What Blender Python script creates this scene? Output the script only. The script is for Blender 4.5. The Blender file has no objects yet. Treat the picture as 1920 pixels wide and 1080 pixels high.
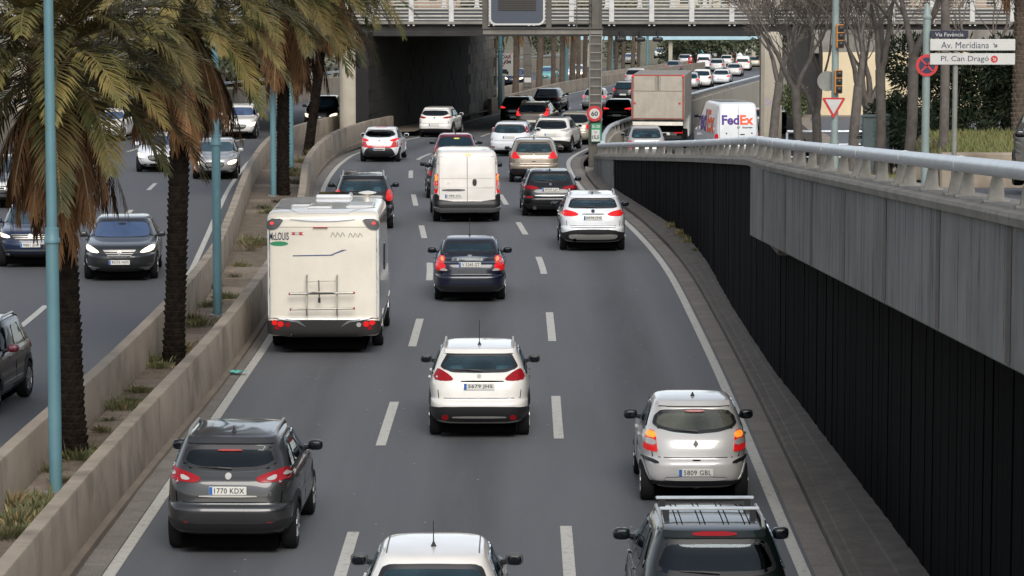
import bpy, bmesh, math, random
import numpy as np
from mathutils import Vector, Matrix
from mathutils.bvhtree import BVHTree
from mathutils.geometry import delaunay_2d_cdt

sc = bpy.context.scene
col = sc.collection
rad = math.radians

# ------------------------------------------------------------------ camera
CAM_H = 8.5
PITCH = math.atan(653 / 6000)
cam = bpy.data.cameras.new('camera')
cam.sensor_width = 36.0
cam.lens = 36.0 * 6000 / 1920
cam.clip_start = 0.5
cam.clip_end = 6000
camo = bpy.data.objects.new('camera', cam)
camo.location = (0, 0, CAM_H)
camo.rotation_euler = (math.pi / 2 - PITCH, 0, 0)
col.objects.link(camo)
sc.camera = camo

# ------------------------------------------------------------------ sky and sun (overcast afternoon)
SUN_EL, SUN_AZ = 38, 172           # the soft sun stands behind the camera to the right
world = bpy.data.worlds.new('World')
sc.world = world
world.use_nodes = True
wn = world.node_tree
wn.nodes.clear()
sky = wn.nodes.new('ShaderNodeTexSky')
sky.sky_type = 'NISHITA'
sky.sun_disc = False
sky.sun_elevation = rad(SUN_EL)
sky.sun_rotation = rad(SUN_AZ)
sky.air_density = 1.0
sky.dust_density = 1.0
sky.ozone_density = 1.0
hs = wn.nodes.new('ShaderNodeHueSaturation')
hs.inputs['Saturation'].default_value = 0.42
bgn = wn.nodes.new('ShaderNodeBackground')
bgn.inputs['Strength'].default_value = 0.125
wout = wn.nodes.new('ShaderNodeOutputWorld')
wn.links.new(sky.outputs[0], hs.inputs['Color'])
wn.links.new(hs.outputs[0], bgn.inputs['Color'])
wn.links.new(bgn.outputs[0], wout.inputs['Surface'])
sun = bpy.data.lights.new('sun', 'SUN')
sun.energy = 1.8
sun.angle = rad(35)
sun.color = (1.0, 0.95, 0.88)
suno = bpy.data.objects.new('sun', sun)
az, el = rad(SUN_AZ), rad(SUN_EL)
sdir = Vector((math.sin(az) * math.cos(el), math.cos(az) * math.cos(el), math.sin(el)))
suno.rotation_euler = sdir.to_track_quat('Z', 'Y').to_euler()
suno.location = (40, -40, 80)
col.objects.link(suno)
sc.view_settings.view_transform = 'Standard'
sc.view_settings.look = 'None'
sc.view_settings.exposure = 0.62
sc.view_settings.gamma = 1.0
sc.view_settings.use_curve_mapping = False
sc.cycles.use_denoising = True
sc.cycles.max_bounces = 6
sc.cycles.diffuse_bounces = 3
sc.cycles.glossy_bounces = 3
sc.cycles.transparent_max_bounces = 8

# ------------------------------------------------------------------ helpers
F = 6000.0
PC, PS = math.cos(PITCH), math.sin(PITCH)


def zroad(Y):
    if Y > 420:
        Y = 420 + (Y - 420) * 0.0
    t = (Y - 105) / 12.0
    return -0.026 * 12 * math.log1p(math.exp(t))


def gp(px, py, zf=zroad, dz=0.0):
    """where the sight line of a point in the photograph meets the ground"""
    u = (px - 960) / F
    v = -(py - 540) / F
    dx, dy, dzz = u, PC + v * PS, -PS + v * PC
    lo, hi = 15.0, 1500.0
    for _ in range(50):
        m = (lo + hi) / 2
        if CAM_H + dzz / dy * m - zf(m) - dz > 0:
            lo = m
        else:
            hi = m
    return Vector((dx / dy * lo, lo, zf(lo) + dz))


def at(px, py, Y):
    """point of the sight line at distance Y"""
    u = (px - 960) / F
    v = -(py - 540) / F
    dx, dy, dzz = u, PC + v * PS, -PS + v * PC
    return Vector((dx / dy * Y, Y, CAM_H + dzz / dy * Y))


def curve(pts):
    ys = [p[0] for p in pts]
    xs = [p[1] for p in pts]
    n = len(pts)
    m = []
    for i in range(n):
        a, b = max(0, i - 1), min(n - 1, i + 1)
        m.append((xs[b] - xs[a]) / (ys[b] - ys[a]))

    def f(Y):
        if Y <= ys[0]:
            return xs[0] + m[0] * (Y - ys[0])
        if Y >= ys[-1]:
            return xs[-1] + m[-1] * (Y - ys[-1])
        for i in range(n - 1):
            if Y <= ys[i + 1]:
                break
        h = ys[i + 1] - ys[i]
        t = (Y - ys[i]) / h
        return ((2 * t**3 - 3 * t**2 + 1) * xs[i] + (t**3 - 2 * t**2 + t) * h * m[i]
                + (-2 * t**3 + 3 * t**2) * xs[i + 1] + (t**3 - t**2) * h * m[i + 1])
    return f


def frange(a, b, s):
    n = max(1, int(math.ceil((b - a) / s - 1e-6)))
    return [a + (b - a) * i / n for i in range(n + 1)]


def tag(o, label=None, cat=None, group=None, kind=None):
    if label:
        o['label'] = label
    if cat:
        o['category'] = cat
    if group:
        o['group'] = group
    if kind:
        o['kind'] = kind
    return o


def link_mesh(name, me, parent=None):
    o = bpy.data.objects.new(name, me)
    col.objects.link(o)
    if parent is not None:
        o.parent = parent
    return o


def empty(name, loc=(0, 0, 0), rz=0.0, label=None, cat=None, group=None):
    o = bpy.data.objects.new(name, None)
    o.empty_display_size = 0.2
    o.location = loc
    o.rotation_euler = (0, 0, rz)
    col.objects.link(o)
    return tag(o, label, cat, group)


def mk(name, verts, faces, mat, parent=None, smooth=False, sharp=None, fmat=None):
    me = bpy.data.meshes.new(name)
    me.from_pydata([tuple(v) for v in verts], [], [tuple(f) for f in faces])
    mats = mat if isinstance(mat, (list, tuple)) else [mat]
    for m in mats:
        me.materials.append(m)
    if fmat is not None:
        me.polygons.foreach_set('material_index', fmat)
    if smooth:
        me.polygons.foreach_set('use_smooth', [True] * len(me.polygons))
        if sharp:
            me.set_sharp_from_angle(angle=rad(sharp))
    me.update()
    return link_mesh(name, me, parent)


class MB:
    """collects simple shapes for one mesh"""
    def __init__(self):
        self.v = []
        self.f = []

    def add(self, vs, fs):
        b = len(self.v)
        self.v += [tuple(v) for v in vs]
        self.f += [tuple(i + b for i in f) for f in fs]
        return self

    def box(self, c, s, rz=0.0, bev=0.0, M=None):
        x, y, z = s[0] / 2, s[1] / 2, s[2] / 2
        if bev > 0:
            b = min(bev, x * .9, y * .9, z * .9)
            vs, fs = [], []
            bm = bmesh.new()
            bmesh.ops.create_cube(bm, size=1)
            for v in bm.verts:
                v.co = Vector((v.co.x * 2 * x, v.co.y * 2 * y, v.co.z * 2 * z))
            bmesh.ops.bevel(bm, geom=bm.edges[:], offset=b, segments=1, affect='EDGES')
            bm.verts.index_update()
            vs = [v.co.copy() for v in bm.verts]
            fs = [[v.index for v in f.verts] for f in bm.faces]
            bm.free()
        else:
            vs = [Vector((i * x, j * y, k * z)) for k in (-1, 1) for j in (-1, 1) for i in (-1, 1)]
            fs = [(0, 2, 3, 1), (4, 5, 7, 6), (0, 1, 5, 4), (2, 6, 7, 3), (0, 4, 6, 2), (1, 3, 7, 5)]
        R = M if M is not None else Matrix.Rotation(rz, 3, 'Z')
        cc = Vector(c)
        return self.add([R @ v + cc for v in vs], fs)

    def tube(self, pts, r, n=8, cap=True):
        pts = [Vector(p) for p in pts]
        rr = r if isinstance(r, (list, tuple)) else [r] * len(pts)
        vs, fs = [], []
        up = None
        for i, p in enumerate(pts):
            a = pts[max(0, i - 1)]
            b = pts[min(len(pts) - 1, i + 1)]
            t = (b - a).normalized()
            if up is None:
                ref = Vector((0, 0, 1)) if abs(t.z) < .9 else Vector((1, 0, 0))
                up = t.cross(ref).normalized()
            else:
                up = (up - t * up.dot(t))
                up = up.normalized() if up.length > 1e-6 else t.orthogonal().normalized()
            w = t.cross(up)
            for k in range(n):
                an = 2 * math.pi * k / n
                vs.append(p + (up * math.cos(an) + w * math.sin(an)) * rr[i])
        for i in range(len(pts) - 1):
            for k in range(n):
                k2 = (k + 1) % n
                fs.append((i * n + k, i * n + k2, (i + 1) * n + k2, (i + 1) * n + k))
        if cap:
            fs.append(tuple(range(n - 1, -1, -1)))
            fs.append(tuple((len(pts) - 1) * n + k for k in range(n)))
        return self.add(vs, fs)

    def lathe(self, prof, axis_o, n=24, axis='Z'):
        """prof: (r, h) pairs"""
        vs, fs = [], []
        o = Vector(axis_o)
        for r, h in prof:
            for k in range(n):
                a = 2 * math.pi * k / n
                p = (r * math.cos(a), r * math.sin(a), h)
                if axis == 'X':
                    p = (p[2], p[0], p[1])
                elif axis == 'Y':
                    p = (p[1], p[2], p[0])
                vs.append(o + Vector(p))
        m = len(prof)
        for i in range(m - 1):
            for k in range(n):
                k2 = (k + 1) % n
                fs.append((i * n + k, i * n + k2, (i + 1) * n + k2, (i + 1) * n + k))
        fs.append(tuple(range(n - 1, -1, -1)))
        fs.append(tuple((m - 1) * n + k for k in range(n)))
        return self.add(vs, fs)

    def prism(self, poly, d, M):
        """poly 2D outline extruded by d along local z; M 4x4 places it"""
        n = len(poly)
        vs = [M @ Vector((p[0], p[1], 0)) for p in poly] + [M @ Vector((p[0], p[1], d)) for p in poly]
        fs = [tuple(range(n - 1, -1, -1)), tuple(range(n, 2 * n))]
        for i in range(n):
            j = (i + 1) % n
            fs.append((i, j, n + j, n + i))
        return self.add(vs, fs)

    def build(self, name, mat, parent=None, smooth=False, sharp=35):
        return mk(name, self.v, self.f, mat, parent, smooth, sharp)


# ------------------------------------------------------------------ materials
MATS = {}


def mat(name, c, rough=0.6, metal=0.0, spec=0.5, coat=0.0, noise=None, c2=None, bump=0.0, bscale=40.0,
        stretch=(1, 1, 1), emit=None, estr=0.0, rnd=0.0, streak=None, ior=None, fleck=None, dirt=None, lane=None):
    """noise=(scale, lo, hi): mixes c2 in; streak=(scale xy, scale z, colour, lo, hi); fleck=(scale, size, colour)"""
    m = bpy.data.materials.new(name)
    m.use_nodes = True
    nt = m.node_tree
    N, Lk = nt.nodes, nt.links
    b = N['Principled BSDF']
    b.inputs['Roughness'].default_value = rough
    b.inputs['Metallic'].default_value = metal
    b.inputs['Specular IOR Level'].default_value = spec
    b.inputs['Coat Weight'].default_value = coat
    b.inputs['Coat Roughness'].default_value = 0.06
    if ior:
        b.inputs['IOR'].default_value = ior
    tc = N.new('ShaderNodeTexCoord')
    outc = None
    base = N.new('ShaderNodeRGB')
    base.outputs[0].default_value = (*c, 1)
    outc = base.outputs[0]

    def noise_fac(scale, lo, hi, st, det=6.0):
        mp = N.new('ShaderNodeMapping')
        mp.inputs['Scale'].default_value = st
        Lk.new(tc.outputs['Object'], mp.inputs['Vector'])
        nz = N.new('ShaderNodeTexNoise')
        nz.inputs['Scale'].default_value = scale
        nz.inputs['Detail'].default_value = det
        nz.inputs['Roughness'].default_value = 0.62
        Lk.new(mp.outputs[0], nz.inputs['Vector'])
        mr = N.new('ShaderNodeMapRange')
        mr.inputs['From Min'].default_value = lo
        mr.inputs['From Max'].default_value = hi
        Lk.new(nz.outputs['Fac'], mr.inputs['Value'])
        return mr.outputs[0]

    def mix(fac, a, colr):
        mx = N.new('ShaderNodeMix')
        mx.data_type = 'RGBA'
        Lk.new(fac, mx.inputs['Factor'])
        Lk.new(a, mx.inputs['A'])
        mx.inputs['B'].default_value = (*colr, 1)
        return mx.outputs['Result']
    if noise:
        outc = mix(noise_fac(noise[0], noise[1], noise[2], stretch), outc, c2)
    if dirt:
        outc = mix(noise_fac(dirt[0], dirt[1], dirt[2], dirt[4] if len(dirt) > 4 else (1, 1, 1)), outc, dirt[3])
    if streak:
        outc = mix(noise_fac(1.0, streak[3], streak[4], (streak[0], streak[0], streak[1]), 4), outc, streak[2])
    if lane:
        # oil and rubber darkening along the middle of each lane, rubbed unevenly; lane position is stored on the mesh
        at_ = N.new('ShaderNodeAttribute')
        at_.attribute_name = 'lane'
        sx_ = N.new('ShaderNodeSeparateXYZ')
        Lk.new(at_.outputs['Vector'], sx_.inputs[0])
        m1 = N.new('ShaderNodeMath'); m1.operation = 'MULTIPLY'; m1.inputs[1].default_value = 2 * math.pi
        Lk.new(sx_.outputs[0], m1.inputs[0])
        m2 = N.new('ShaderNodeMath'); m2.operation = 'COSINE'
        Lk.new(m1.outputs[0], m2.inputs[0])
        m3 = N.new('ShaderNodeMapRange')
        m3.inputs['From Min'].default_value = -.1; m3.inputs['From Max'].default_value = -1.0
        Lk.new(m2.outputs[0], m3.inputs['Value'])
        m4 = N.new('ShaderNodeMath'); m4.operation = 'MULTIPLY'
        Lk.new(m3.outputs[0], m4.inputs[0])
        Lk.new(noise_fac(.6, .25, .75, (1.5, .12, 1)), m4.inputs[1])
        m5 = N.new('ShaderNodeMath'); m5.operation = 'MULTIPLY'; m5.inputs[1].default_value = .8
        Lk.new(m4.outputs[0], m5.inputs[0])
        outc = mix(m5.outputs[0], outc, lane)
    if fleck:
        vo = N.new('ShaderNodeTexVoronoi')
        vo.inputs['Scale'].default_value = fleck[0]
        Lk.new(tc.outputs['Object'], vo.inputs['Vector'])
        lt = N.new('ShaderNodeMath')
        lt.operation = 'LESS_THAN'
        lt.inputs[1].default_value = fleck[1]
        Lk.new(vo.outputs['Distance'], lt.inputs[0])
        outc = mix(lt.outputs[0], outc, fleck[2])
    if rnd:
        oi = N.new('ShaderNodeObjectInfo')
        mr = N.new('ShaderNodeMapRange')
        mr.inputs['To Min'].default_value = 1 - rnd
        mr.inputs['To Max'].default_value = 1 + rnd
        Lk.new(oi.outputs['Random'], mr.inputs['Value'])
        hsv = N.new('ShaderNodeHueSaturation')
        Lk.new(mr.outputs[0], hsv.inputs['Value'])
        Lk.new(outc, hsv.inputs['Color'])
        outc = hsv.outputs[0]
    Lk.new(outc, b.inputs['Base Color'])
    if bump:
        nz = N.new('ShaderNodeTexNoise')
        nz.inputs['Scale'].default_value = bscale
        nz.inputs['Detail'].default_value = 5
        Lk.new(tc.outputs['Object'], nz.inputs['Vector'])
        bp = N.new('ShaderNodeBump')
        bp.inputs['Strength'].default_value = bump
        bp.inputs['Distance'].default_value = 0.02
        Lk.new(nz.outputs['Fac'], bp.inputs['Height'])
        Lk.new(bp.outputs[0], b.inputs['Normal'])
    if emit:
        b.inputs['Emission Color'].default_value = (*emit, 1)
        b.inputs['Emission Strength'].default_value = estr
    MATS[name] = m
    return m


mat('asphalt', (.078, .0815, .0895), .78, noise=(.35, .35, .7), c2=(.118, .122, .130), stretch=(1.6, .07, 1),
    dirt=(28, .42, .72, (.115, .117, .12)), bump=.35, bscale=90, fleck=(1.9, .034, (.42, .42, .4)), lane=(.032, .033, .035))
mat('asphalt_pale', (.062, .064, .069), .75, noise=(.3, .35, .7), c2=(.08, .081, .086), stretch=(1.4, .08, 1),
    dirt=(50, .45, .75, (.1, .1, .104)), bump=.3, bscale=80)
mat('road_paint', (.46, .44, .39), .6, noise=(9, .5, .72), c2=(.25, .24, .22), bump=.1)
mat('gutter_stone', (.175, .155, .135), .85, noise=(2.2, .35, .7), c2=(.13, .113, .098), dirt=(25, .5, .75, (.25, .23, .2)), bump=.3, rnd=.08)
mat('gutter_dark', (.085, .075, .065), .9, noise=(3, .35, .7), c2=(.14, .122, .102), dirt=(30, .5, .8, (.05, .045, .04)), bump=.35, rnd=.12)
mat('wall_beige', (.31, .258, .195), .88, noise=(1.1, .35, .72), c2=(.235, .19, .142), bump=.22, bscale=60, dirt=(.55, .52, .76, (.12, .098, .074)),
    streak=(.8, .5, (.12, .09, .065), .54, .85))
mat('wall_soot', (.13, .105, .08), .9, noise=(1.1, .3, .7), c2=(.2, .16, .12), bump=.25, bscale=50)
mat('concrete_panel', (.175, .173, .163), .85, noise=(.9, .35, .7), c2=(.12, .12, .115), bump=.2, bscale=50,
    streak=(3.0, .14, (.06, .06, .058), .50, .74), dirt=(8, .565, .66, (.035, .035, .034), (1, 1, .09)), rnd=.13)
mat('concrete_grey', (.22, .205, .18), .88, noise=(1.4, .35, .7), c2=(.14, .128, .11), bump=.25, bscale=50,
    streak=(3.0, .3, (.09, .08, .07), .56, .8))
mat('concrete_light', (.40, .36, .29), .85, noise=(.8, .35, .72), c2=(.31, .27, .21), bump=.15, bscale=40,
    streak=(2.0, .25, (.22, .18, .13), .58, .85))
mat('cladding', (.0022, .0022, .0024), .8, spec=.04, noise=(3.0, .45, .75), c2=(.004, .004, .0043), stretch=(3, 3, .15), rnd=.25)
mat('cladding_seam', (.02, .019, .018), .8)
mat('soil', (.16, .125, .09), .95, noise=(3.5, .35, .7), c2=(.085, .062, .042), dirt=(12, .5, .75, (.2, .17, .13)), bump=.6, bscale=25)
mat('slab', (.235, .19, .142), .9, noise=(2.5, .35, .7), c2=(.15, .12, .09), bump=.3, rnd=.15)
mat('earth_far', (.16, .14, .1), .95, noise=(.05, .35, .7), c2=(.09, .1, .06))
mat('skylit_block', (.26, .235, .19), .9, noise=(2.2, .3, .7), c2=(.17, .152, .122), dirt=(.5, .45, .7, (.07, .062, .05)), bump=.35, bscale=30, rnd=.14)  # abutment block with the skylight put into its colour
mat('shaded_block', (.018, .016, .014), .9, noise=(2.2, .3, .7), c2=(.010, .009, .008), dirt=(.22, .30, .62, (.006, .0055, .005)), bump=.35, bscale=30, rnd=.12)  # same block with the underpass shade put into its colour
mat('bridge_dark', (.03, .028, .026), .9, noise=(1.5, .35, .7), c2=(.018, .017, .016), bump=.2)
mat('bridge_rail', (.50, .50, .485), .6, noise=(3, .45, .75), c2=(.36, .35, .33))
mat('bridge_slat', (.42, .40, .35), .7, noise=(2, .4, .75), c2=(.32, .30, .27))
mat('gantry_steel', (.10, .09, .076), .7, noise=(2.5, .35, .7), c2=(.065, .058, .048), bump=.1, streak=(3, .4, (.07, .055, .042), .58, .8))
mat('galv', (.36, .345, .31), .45, metal=.6, noise=(4, .4, .7), c2=(.25, .235, .21))
mat('galv_bright', (.56, .59, .62), .36, metal=.45, noise=(3, .4, .7), c2=(.47, .50, .53), rnd=.05)
mat('rail_post', (.26, .245, .215), .75, noise=(4, .4, .7), c2=(.16, .145, .12), bump=.15)
mat('sign_navy', (.007, .009, .026), .5)
mat('sign_dark', (.045, .055, .075), .45)
mat('louvre', (.03, .027, .024), .7)
mat('lamp_blue', (.088, .185, .212), .5, noise=(1.2, .4, .75), c2=(.072, .15, .172), streak=(4, .3, (.10, .17, .19), .62, .85))
mat('pole_green', (.21, .265, .25), .55, noise=(2, .4, .7), c2=(.165, .2, .19))
mat('pole_grey', (.22, .22, .2), .6, noise=(2, .4, .7), c2=(.15, .15, .135))
mat('sign_white', (.47, .465, .44), .5, noise=(2, .45, .8), c2=(.40, .39, .365))
mat('sign_red', (.42, .02, .022), .5)
mat('sign_blue', (.012, .016, .05), .5)
mat('sign_green', (.02, .22, .10), .5)
mat('ink', (.012, .012, .014), .6)
mat('ink_navy', (.014, .018, .05), .6)
mat('signal_amber', (.52, .2, .035), .55)
mat('signal_dark', (.012, .012, .012), .35)
mat('cabinet', (.12, .155, .15), .6, noise=(3, .4, .7), c2=(.09, .115, .11))
mat('graffiti', (.04, .23, .12), .7)
mat('graffiti_violet', (.3, .24, .42), .7)
# vegetation
mat('frond', (.046, .053, .015), .6, noise=(1.6, .38, .64), c2=(.15, .108, .036), rnd=.45, spec=.25)
mat('frond_dry', (.19, .10, .046), .85, noise=(1.8, .35, .65), c2=(.095, .05, .025), rnd=.32, spec=.1)
mat('rachis', (.16, .125, .06), .7)
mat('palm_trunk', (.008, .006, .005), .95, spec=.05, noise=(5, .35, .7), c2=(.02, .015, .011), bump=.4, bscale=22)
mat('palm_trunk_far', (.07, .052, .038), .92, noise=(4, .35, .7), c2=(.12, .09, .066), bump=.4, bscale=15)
mat('palm_boot', (.13, .08, .04), .85, noise=(4, .35, .7), c2=(.07, .042, .024), rnd=.25)
mat('bark', (.118, .103, .09), .9, noise=(3, .35, .7), c2=(.062, .05, .042), stretch=(2, 2, 1.4), bump=.3, bscale=30, rnd=.15)
mat('twig', (.125, .105, .09), .9, rnd=.12)
mat('leaf_dark', (.014, .024, .012), .6, spec=.2, noise=(2.2, .35, .65), c2=(.028, .043, .019), rnd=.2)
mat('leaf_mid', (.05, .072, .024), .6, noise=(2.2, .35, .65), c2=(.09, .11, .035), rnd=.25)
mat('leaf_far', (.055, .068, .035), .7, noise=(.4, .35, .65), c2=(.085, .095, .048), rnd=.25)
mat('grass', (.11, .135, .035), .8, noise=(2, .3, .65), c2=(.18, .165, .06), rnd=.2)
mat('weed', (.055, .075, .025), .75, noise=(4, .35, .65), c2=(.13, .115, .05), rnd=.25)
mat('straw', (.29, .21, .1), .85, rnd=.2)
# vehicles
mat('tyre', (.005, .005, .0055), .85, spec=.25)
mat('rim', (.30, .31, .32), .35, metal=.8)
mat('rim_dark', (.05, .05, .055), .4, metal=.5)
mat('plastic_black', (.010, .010, .0115), .5)
mat('plastic_grey', (.075, .075, .075), .5)
mat('under', (.002, .002, .002), 1.0, spec=0.0)
mat('glass', (.003, .005, .008), .04, spec=.32, noise=(1.3, .4, .7), c2=(.006, .010, .014))
mat('glass_teal', (.009, .024, .034), .05, spec=.32, noise=(1.2, .42, .62), c2=(.005, .012, .018))
mat('glass_pale', (.085, .088, .068), .06, spec=.35, noise=(.42, .44, .56), c2=(.012, .014, .014))  # pale patches put a reflection into the pane's colour
mat('screen_blue', (.05, .085, .17), .06, spec=.9, noise=(1.1, .4, .7), c2=(.03, .055, .115))  # blue of the reflected sky is put into the base colour
mat('screen_teal', (.03, .07, .095), .06, spec=.9, noise=(1.1, .4, .7), c2=(.018, .042, .06))
mat('chrome', (.62, .62, .6), .15, metal=1.0)
mat('silver_trim', (.42, .41, .38), .35, metal=.6)
mat('light_red', (.26, .004, .008), .25, spec=.3, coat=.15)
mat('light_red_on', (.5, .008, .010), .25, spec=.3, coat=.15, emit=(1, .03, .03), estr=.16)
mat('light_red_hot', (.6, .015, .02), .2, emit=(1, .04, .04), estr=.7)
mat('light_orange', (.7, .2, .02), .25, emit=(1, .32, .03), estr=.15)
mat('light_orange_on', (.8, .3, .03), .3, emit=(1, .30, .04), estr=.4)
mat('light_white', (.36, .34, .32), .15, coat=.7)
mat('headlamp_on', (.9, .8, .6), .2, emit=(1, .82, .55), estr=1.3)
mat('headlamp', (.5, .5, .5), .12, metal=.5, coat=.8)
mat('plate_white', (.58, .57, .52), .45)
mat('plate_blue', (.02, .10, .34), .45)


def paint(name, c, metal=0.0, rough=.38, dust_sheen=None):
    dark = max(c) < .06
    m = mat(name, c, rough, metal=metal, spec=.3 if dark else .5, coat=.8 if dark else 1.0, noise=(1.3, .35, .75), c2=dust_sheen or tuple(min(1, x * .86) for x in c))
    # the inner side of the sheet metal is dark cabin trim
    nt = m.node_tree
    out = nt.nodes['Material Output']
    inner = nt.nodes.new('ShaderNodeBsdfDiffuse')
    inner.inputs['Color'].default_value = (.09, .092, .095, 1)
    geo = nt.nodes.new('ShaderNodeNewGeometry')
    mx = nt.nodes.new('ShaderNodeMixShader')
    nt.links.new(geo.outputs['Backfacing'], mx.inputs[0])
    nt.links.new(nt.nodes['Principled BSDF'].outputs[0], mx.inputs[1])
    nt.links.new(inner.outputs[0], mx.inputs[2])
    nt.links.new(mx.outputs[0], out.inputs['Surface'])
    return m


def clear_glass(name, tint, ior=1.55, dust_sheen=None, fac=0.0):
    m = bpy.data.materials.new(name)
    m.use_nodes = True
    nt = m.node_tree
    nt.nodes.clear()
    out = nt.nodes.new('ShaderNodeOutputMaterial')
    tr = nt.nodes.new('ShaderNodeBsdfTransparent')
    tr.inputs['Color'].default_value = (*tint, 1)
    gl = nt.nodes.new('ShaderNodeBsdfGlossy')
    gl.inputs['Roughness'].default_value = .03
    fr = nt.nodes.new('ShaderNodeFresnel')
    fr.inputs['IOR'].default_value = ior
    gl.inputs['Color'].default_value = (.82, .94, 1, 1)
    mx = nt.nodes.new('ShaderNodeMixShader')
    nt.links.new(fr.outputs[0], mx.inputs[0])
    base = tr.outputs[0]
    if dust_sheen:          # diffuse film that puts reflected light into the pane's colour
        df = nt.nodes.new('ShaderNodeBsdfDiffuse')
        df.inputs['Color'].default_value = (*dust_sheen, 1)
        tc = nt.nodes.new('ShaderNodeTexCoord')
        nz = nt.nodes.new('ShaderNodeTexNoise')
        nz.inputs['Scale'].default_value = 1.6
        mr = nt.nodes.new('ShaderNodeMapRange')
        mr.inputs['From Min'].default_value, mr.inputs['From Max'].default_value = .3, .7
        mr.inputs['To Min'].default_value, mr.inputs['To Max'].default_value = fac * .5, fac * 1.4
        nt.links.new(tc.outputs['Object'], nz.inputs['Vector'])
        nt.links.new(nz.outputs['Fac'], mr.inputs['Value'])
        m0 = nt.nodes.new('ShaderNodeMixShader')
        nt.links.new(mr.outputs[0], m0.inputs[0])
        nt.links.new(tr.outputs[0], m0.inputs[1])
        nt.links.new(df.outputs[0], m0.inputs[2])
        base = m0.outputs[0]
    nt.links.new(base, mx.inputs[1])
    nt.links.new(gl.outputs[0], mx.inputs[2])
    nt.links.new(mx.outputs[0], out.inputs['Surface'])
    MATS[name] = m


clear_glass('see_glass', (.16, .21, .27))
clear_glass('see_side', (.45, .52, .54))
clear_glass('see_glass_teal', (.50, .74, .82), 1.55, (.08, .17, .22), .15)
clear_glass('see_glass_pale', (.85, .88, .80), 1.6, (.30, .30, .23), .26)
clear_glass('see_screen', (.85, .90, .90))
mat('seat_cloth', (.05, .052, .057), .9, noise=(6, .4, .7), c2=(.08, .082, .088))
mat('headrest_pale', (.25, .28, .29), .9, noise=(6, .4, .7), c2=(.12, .13, .14))


paint('p_white', (.72, .69, .64))
paint('p_white_cool', (.70, .71, .72))
paint('p_cream', (.73, .675, .575))
paint('p_van', (.67, .63, .58))
paint('p_silver', (.42, .41, .40), .35)
paint('p_silver_beige', (.52, .505, .48), .15)
paint('p_bronze', (.30, .245, .185), .45)
paint('p_grey', (.034, .035, .036), .35)
paint('p_grey_mid', (.16, .17, .18), .4)
paint('p_anthracite', (.02, .022, .024), .3)
paint('p_black', (.004, .004, .005), 0)
paint('p_navy', (.004, .006, .018), 0)
paint('p_blue', (.012, .022, .055), .2)
paint('p_darkblue', (.01, .013, .02), .2)
paint('p_beige', (.38, .345, .27), .3)
paint('p_red', (.35, .014, .022))
paint('p_redstripe', (.55, .012, .012))
paint('p_wine', (.15, .012, .03), .2)
paint('p_redroof', (.42, .12, .15), .1)
paint('p_brown', (.075, .06, .048), .4)
paint('p_green', (.004, .008, .007), 0)
paint('p_teal', (.12, .42, .40))
paint('p_yellow', (.6, .5, .05))


def text_mesh(body, height=None, width=None, bold=0.0, spacing=1.0):
    """flat lettering: numpy verts (x, y), faces; centred; scaled to height and, when given, squeezed to width"""
    cu = bpy.data.curves.new('lettering', 'FONT')
    cu.body = body
    cu.align_x = 'CENTER'
    cu.align_y = 'CENTER'
    cu.offset = bold
    cu.space_character = spacing
    cu.resolution_u = 3
    ob = bpy.data.objects.new('lettering', cu)
    me = bpy.data.meshes.new_from_object(ob)
    vs = np.array([v.co[:2] for v in me.vertices])
    fs = [tuple(p.vertices) for p in me.polygons]
    bpy.data.objects.remove(ob)
    bpy.data.curves.remove(cu)
    bpy.data.meshes.remove(me)
    lo, hi = vs.min(0), vs.max(0)
    vs = vs - (lo + hi) / 2
    s = height / (hi[1] - lo[1]) if height else width / (hi[0] - lo[0])
    sx = width / (hi[0] - lo[0]) if width else s
    return vs * np.array([sx, s]), fs


def lettering(name, body, centre, height, width, m, parent, face='rear', bold=0.0, lift=0.0, M=None, spacing=1.0):
    """face: 'rear' reads from -y, 'front' reads from +y; M overrides"""
    vs, fs = text_mesh(body, height, width, bold, spacing)
    c = Vector(centre)
    if M is not None:
        P = [M @ Vector((v[0], v[1], 0)) for v in vs]
    elif face == 'rear':
        P = [c + Vector((v[0], -lift, v[1])) for v in vs]
    else:
        P = [c + Vector((-v[0], lift, v[1])) for v in vs]
    return mk(name, P, fs, m, parent)
# ================================================================== the setting
def zramp_low(Y):
    return zroad(Y) - min(2.1, .4 + .0155 * max(0, Y - 150))


def zcop(Y):
    return 4.0 - (0.066 if Y > 66 else 0.054) * (Y - 66)


def zstreet(Y):
    a = zcop(Y) - .65
    return max(a, zramp_low(Y)) if Y > 110 else a


def zbank(Y):
    return zstreet(Y) if Y <= 100 else max(zstreet(Y), max(.1, 1.11 - .02 * (Y - 100)))


Lline = curve([(26, -5.55), (42.4, -5.42), (60.7, -5.26), (67.7, -5.2), (80, -5.25), (95, -5.75), (108, -6.42), (114, -6.74),
               (123.5, -7.0), (133, -7.11), (143, -6.9), (158, -5.45), (163, -4.75), (188, -2.75), (206, -.8), (230, 1.5), (262, 4.5), (293, 8.3), (345, 16)])
Rline = curve([(26, 3.88), (42.3, 3.94), (60, 4.07), (72, 4.09), (82, 4.05), (90, 3.84), (99.5, 3.41), (107, 2.9), (114, 2.5), (126, 2.31), (134, 2.37),
               (140, 2.7), (147, 3.4), (160, 5.2), (182, 7.4), (220, 12.2), (285, 21.0), (345, 29)])
Wbase = curve([(20, 5.8), (30, 5.65), (42.4, 5.44), (51, 5.27), (57, 5.16), (61, 5.07), (71, 5.0), (76, 5.02), (84, 5.05), (92, 4.85), (101, 4.22),
               (106, 3.86), (111, 3.55), (121.5, 3.22), (126, 3.12)])
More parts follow.
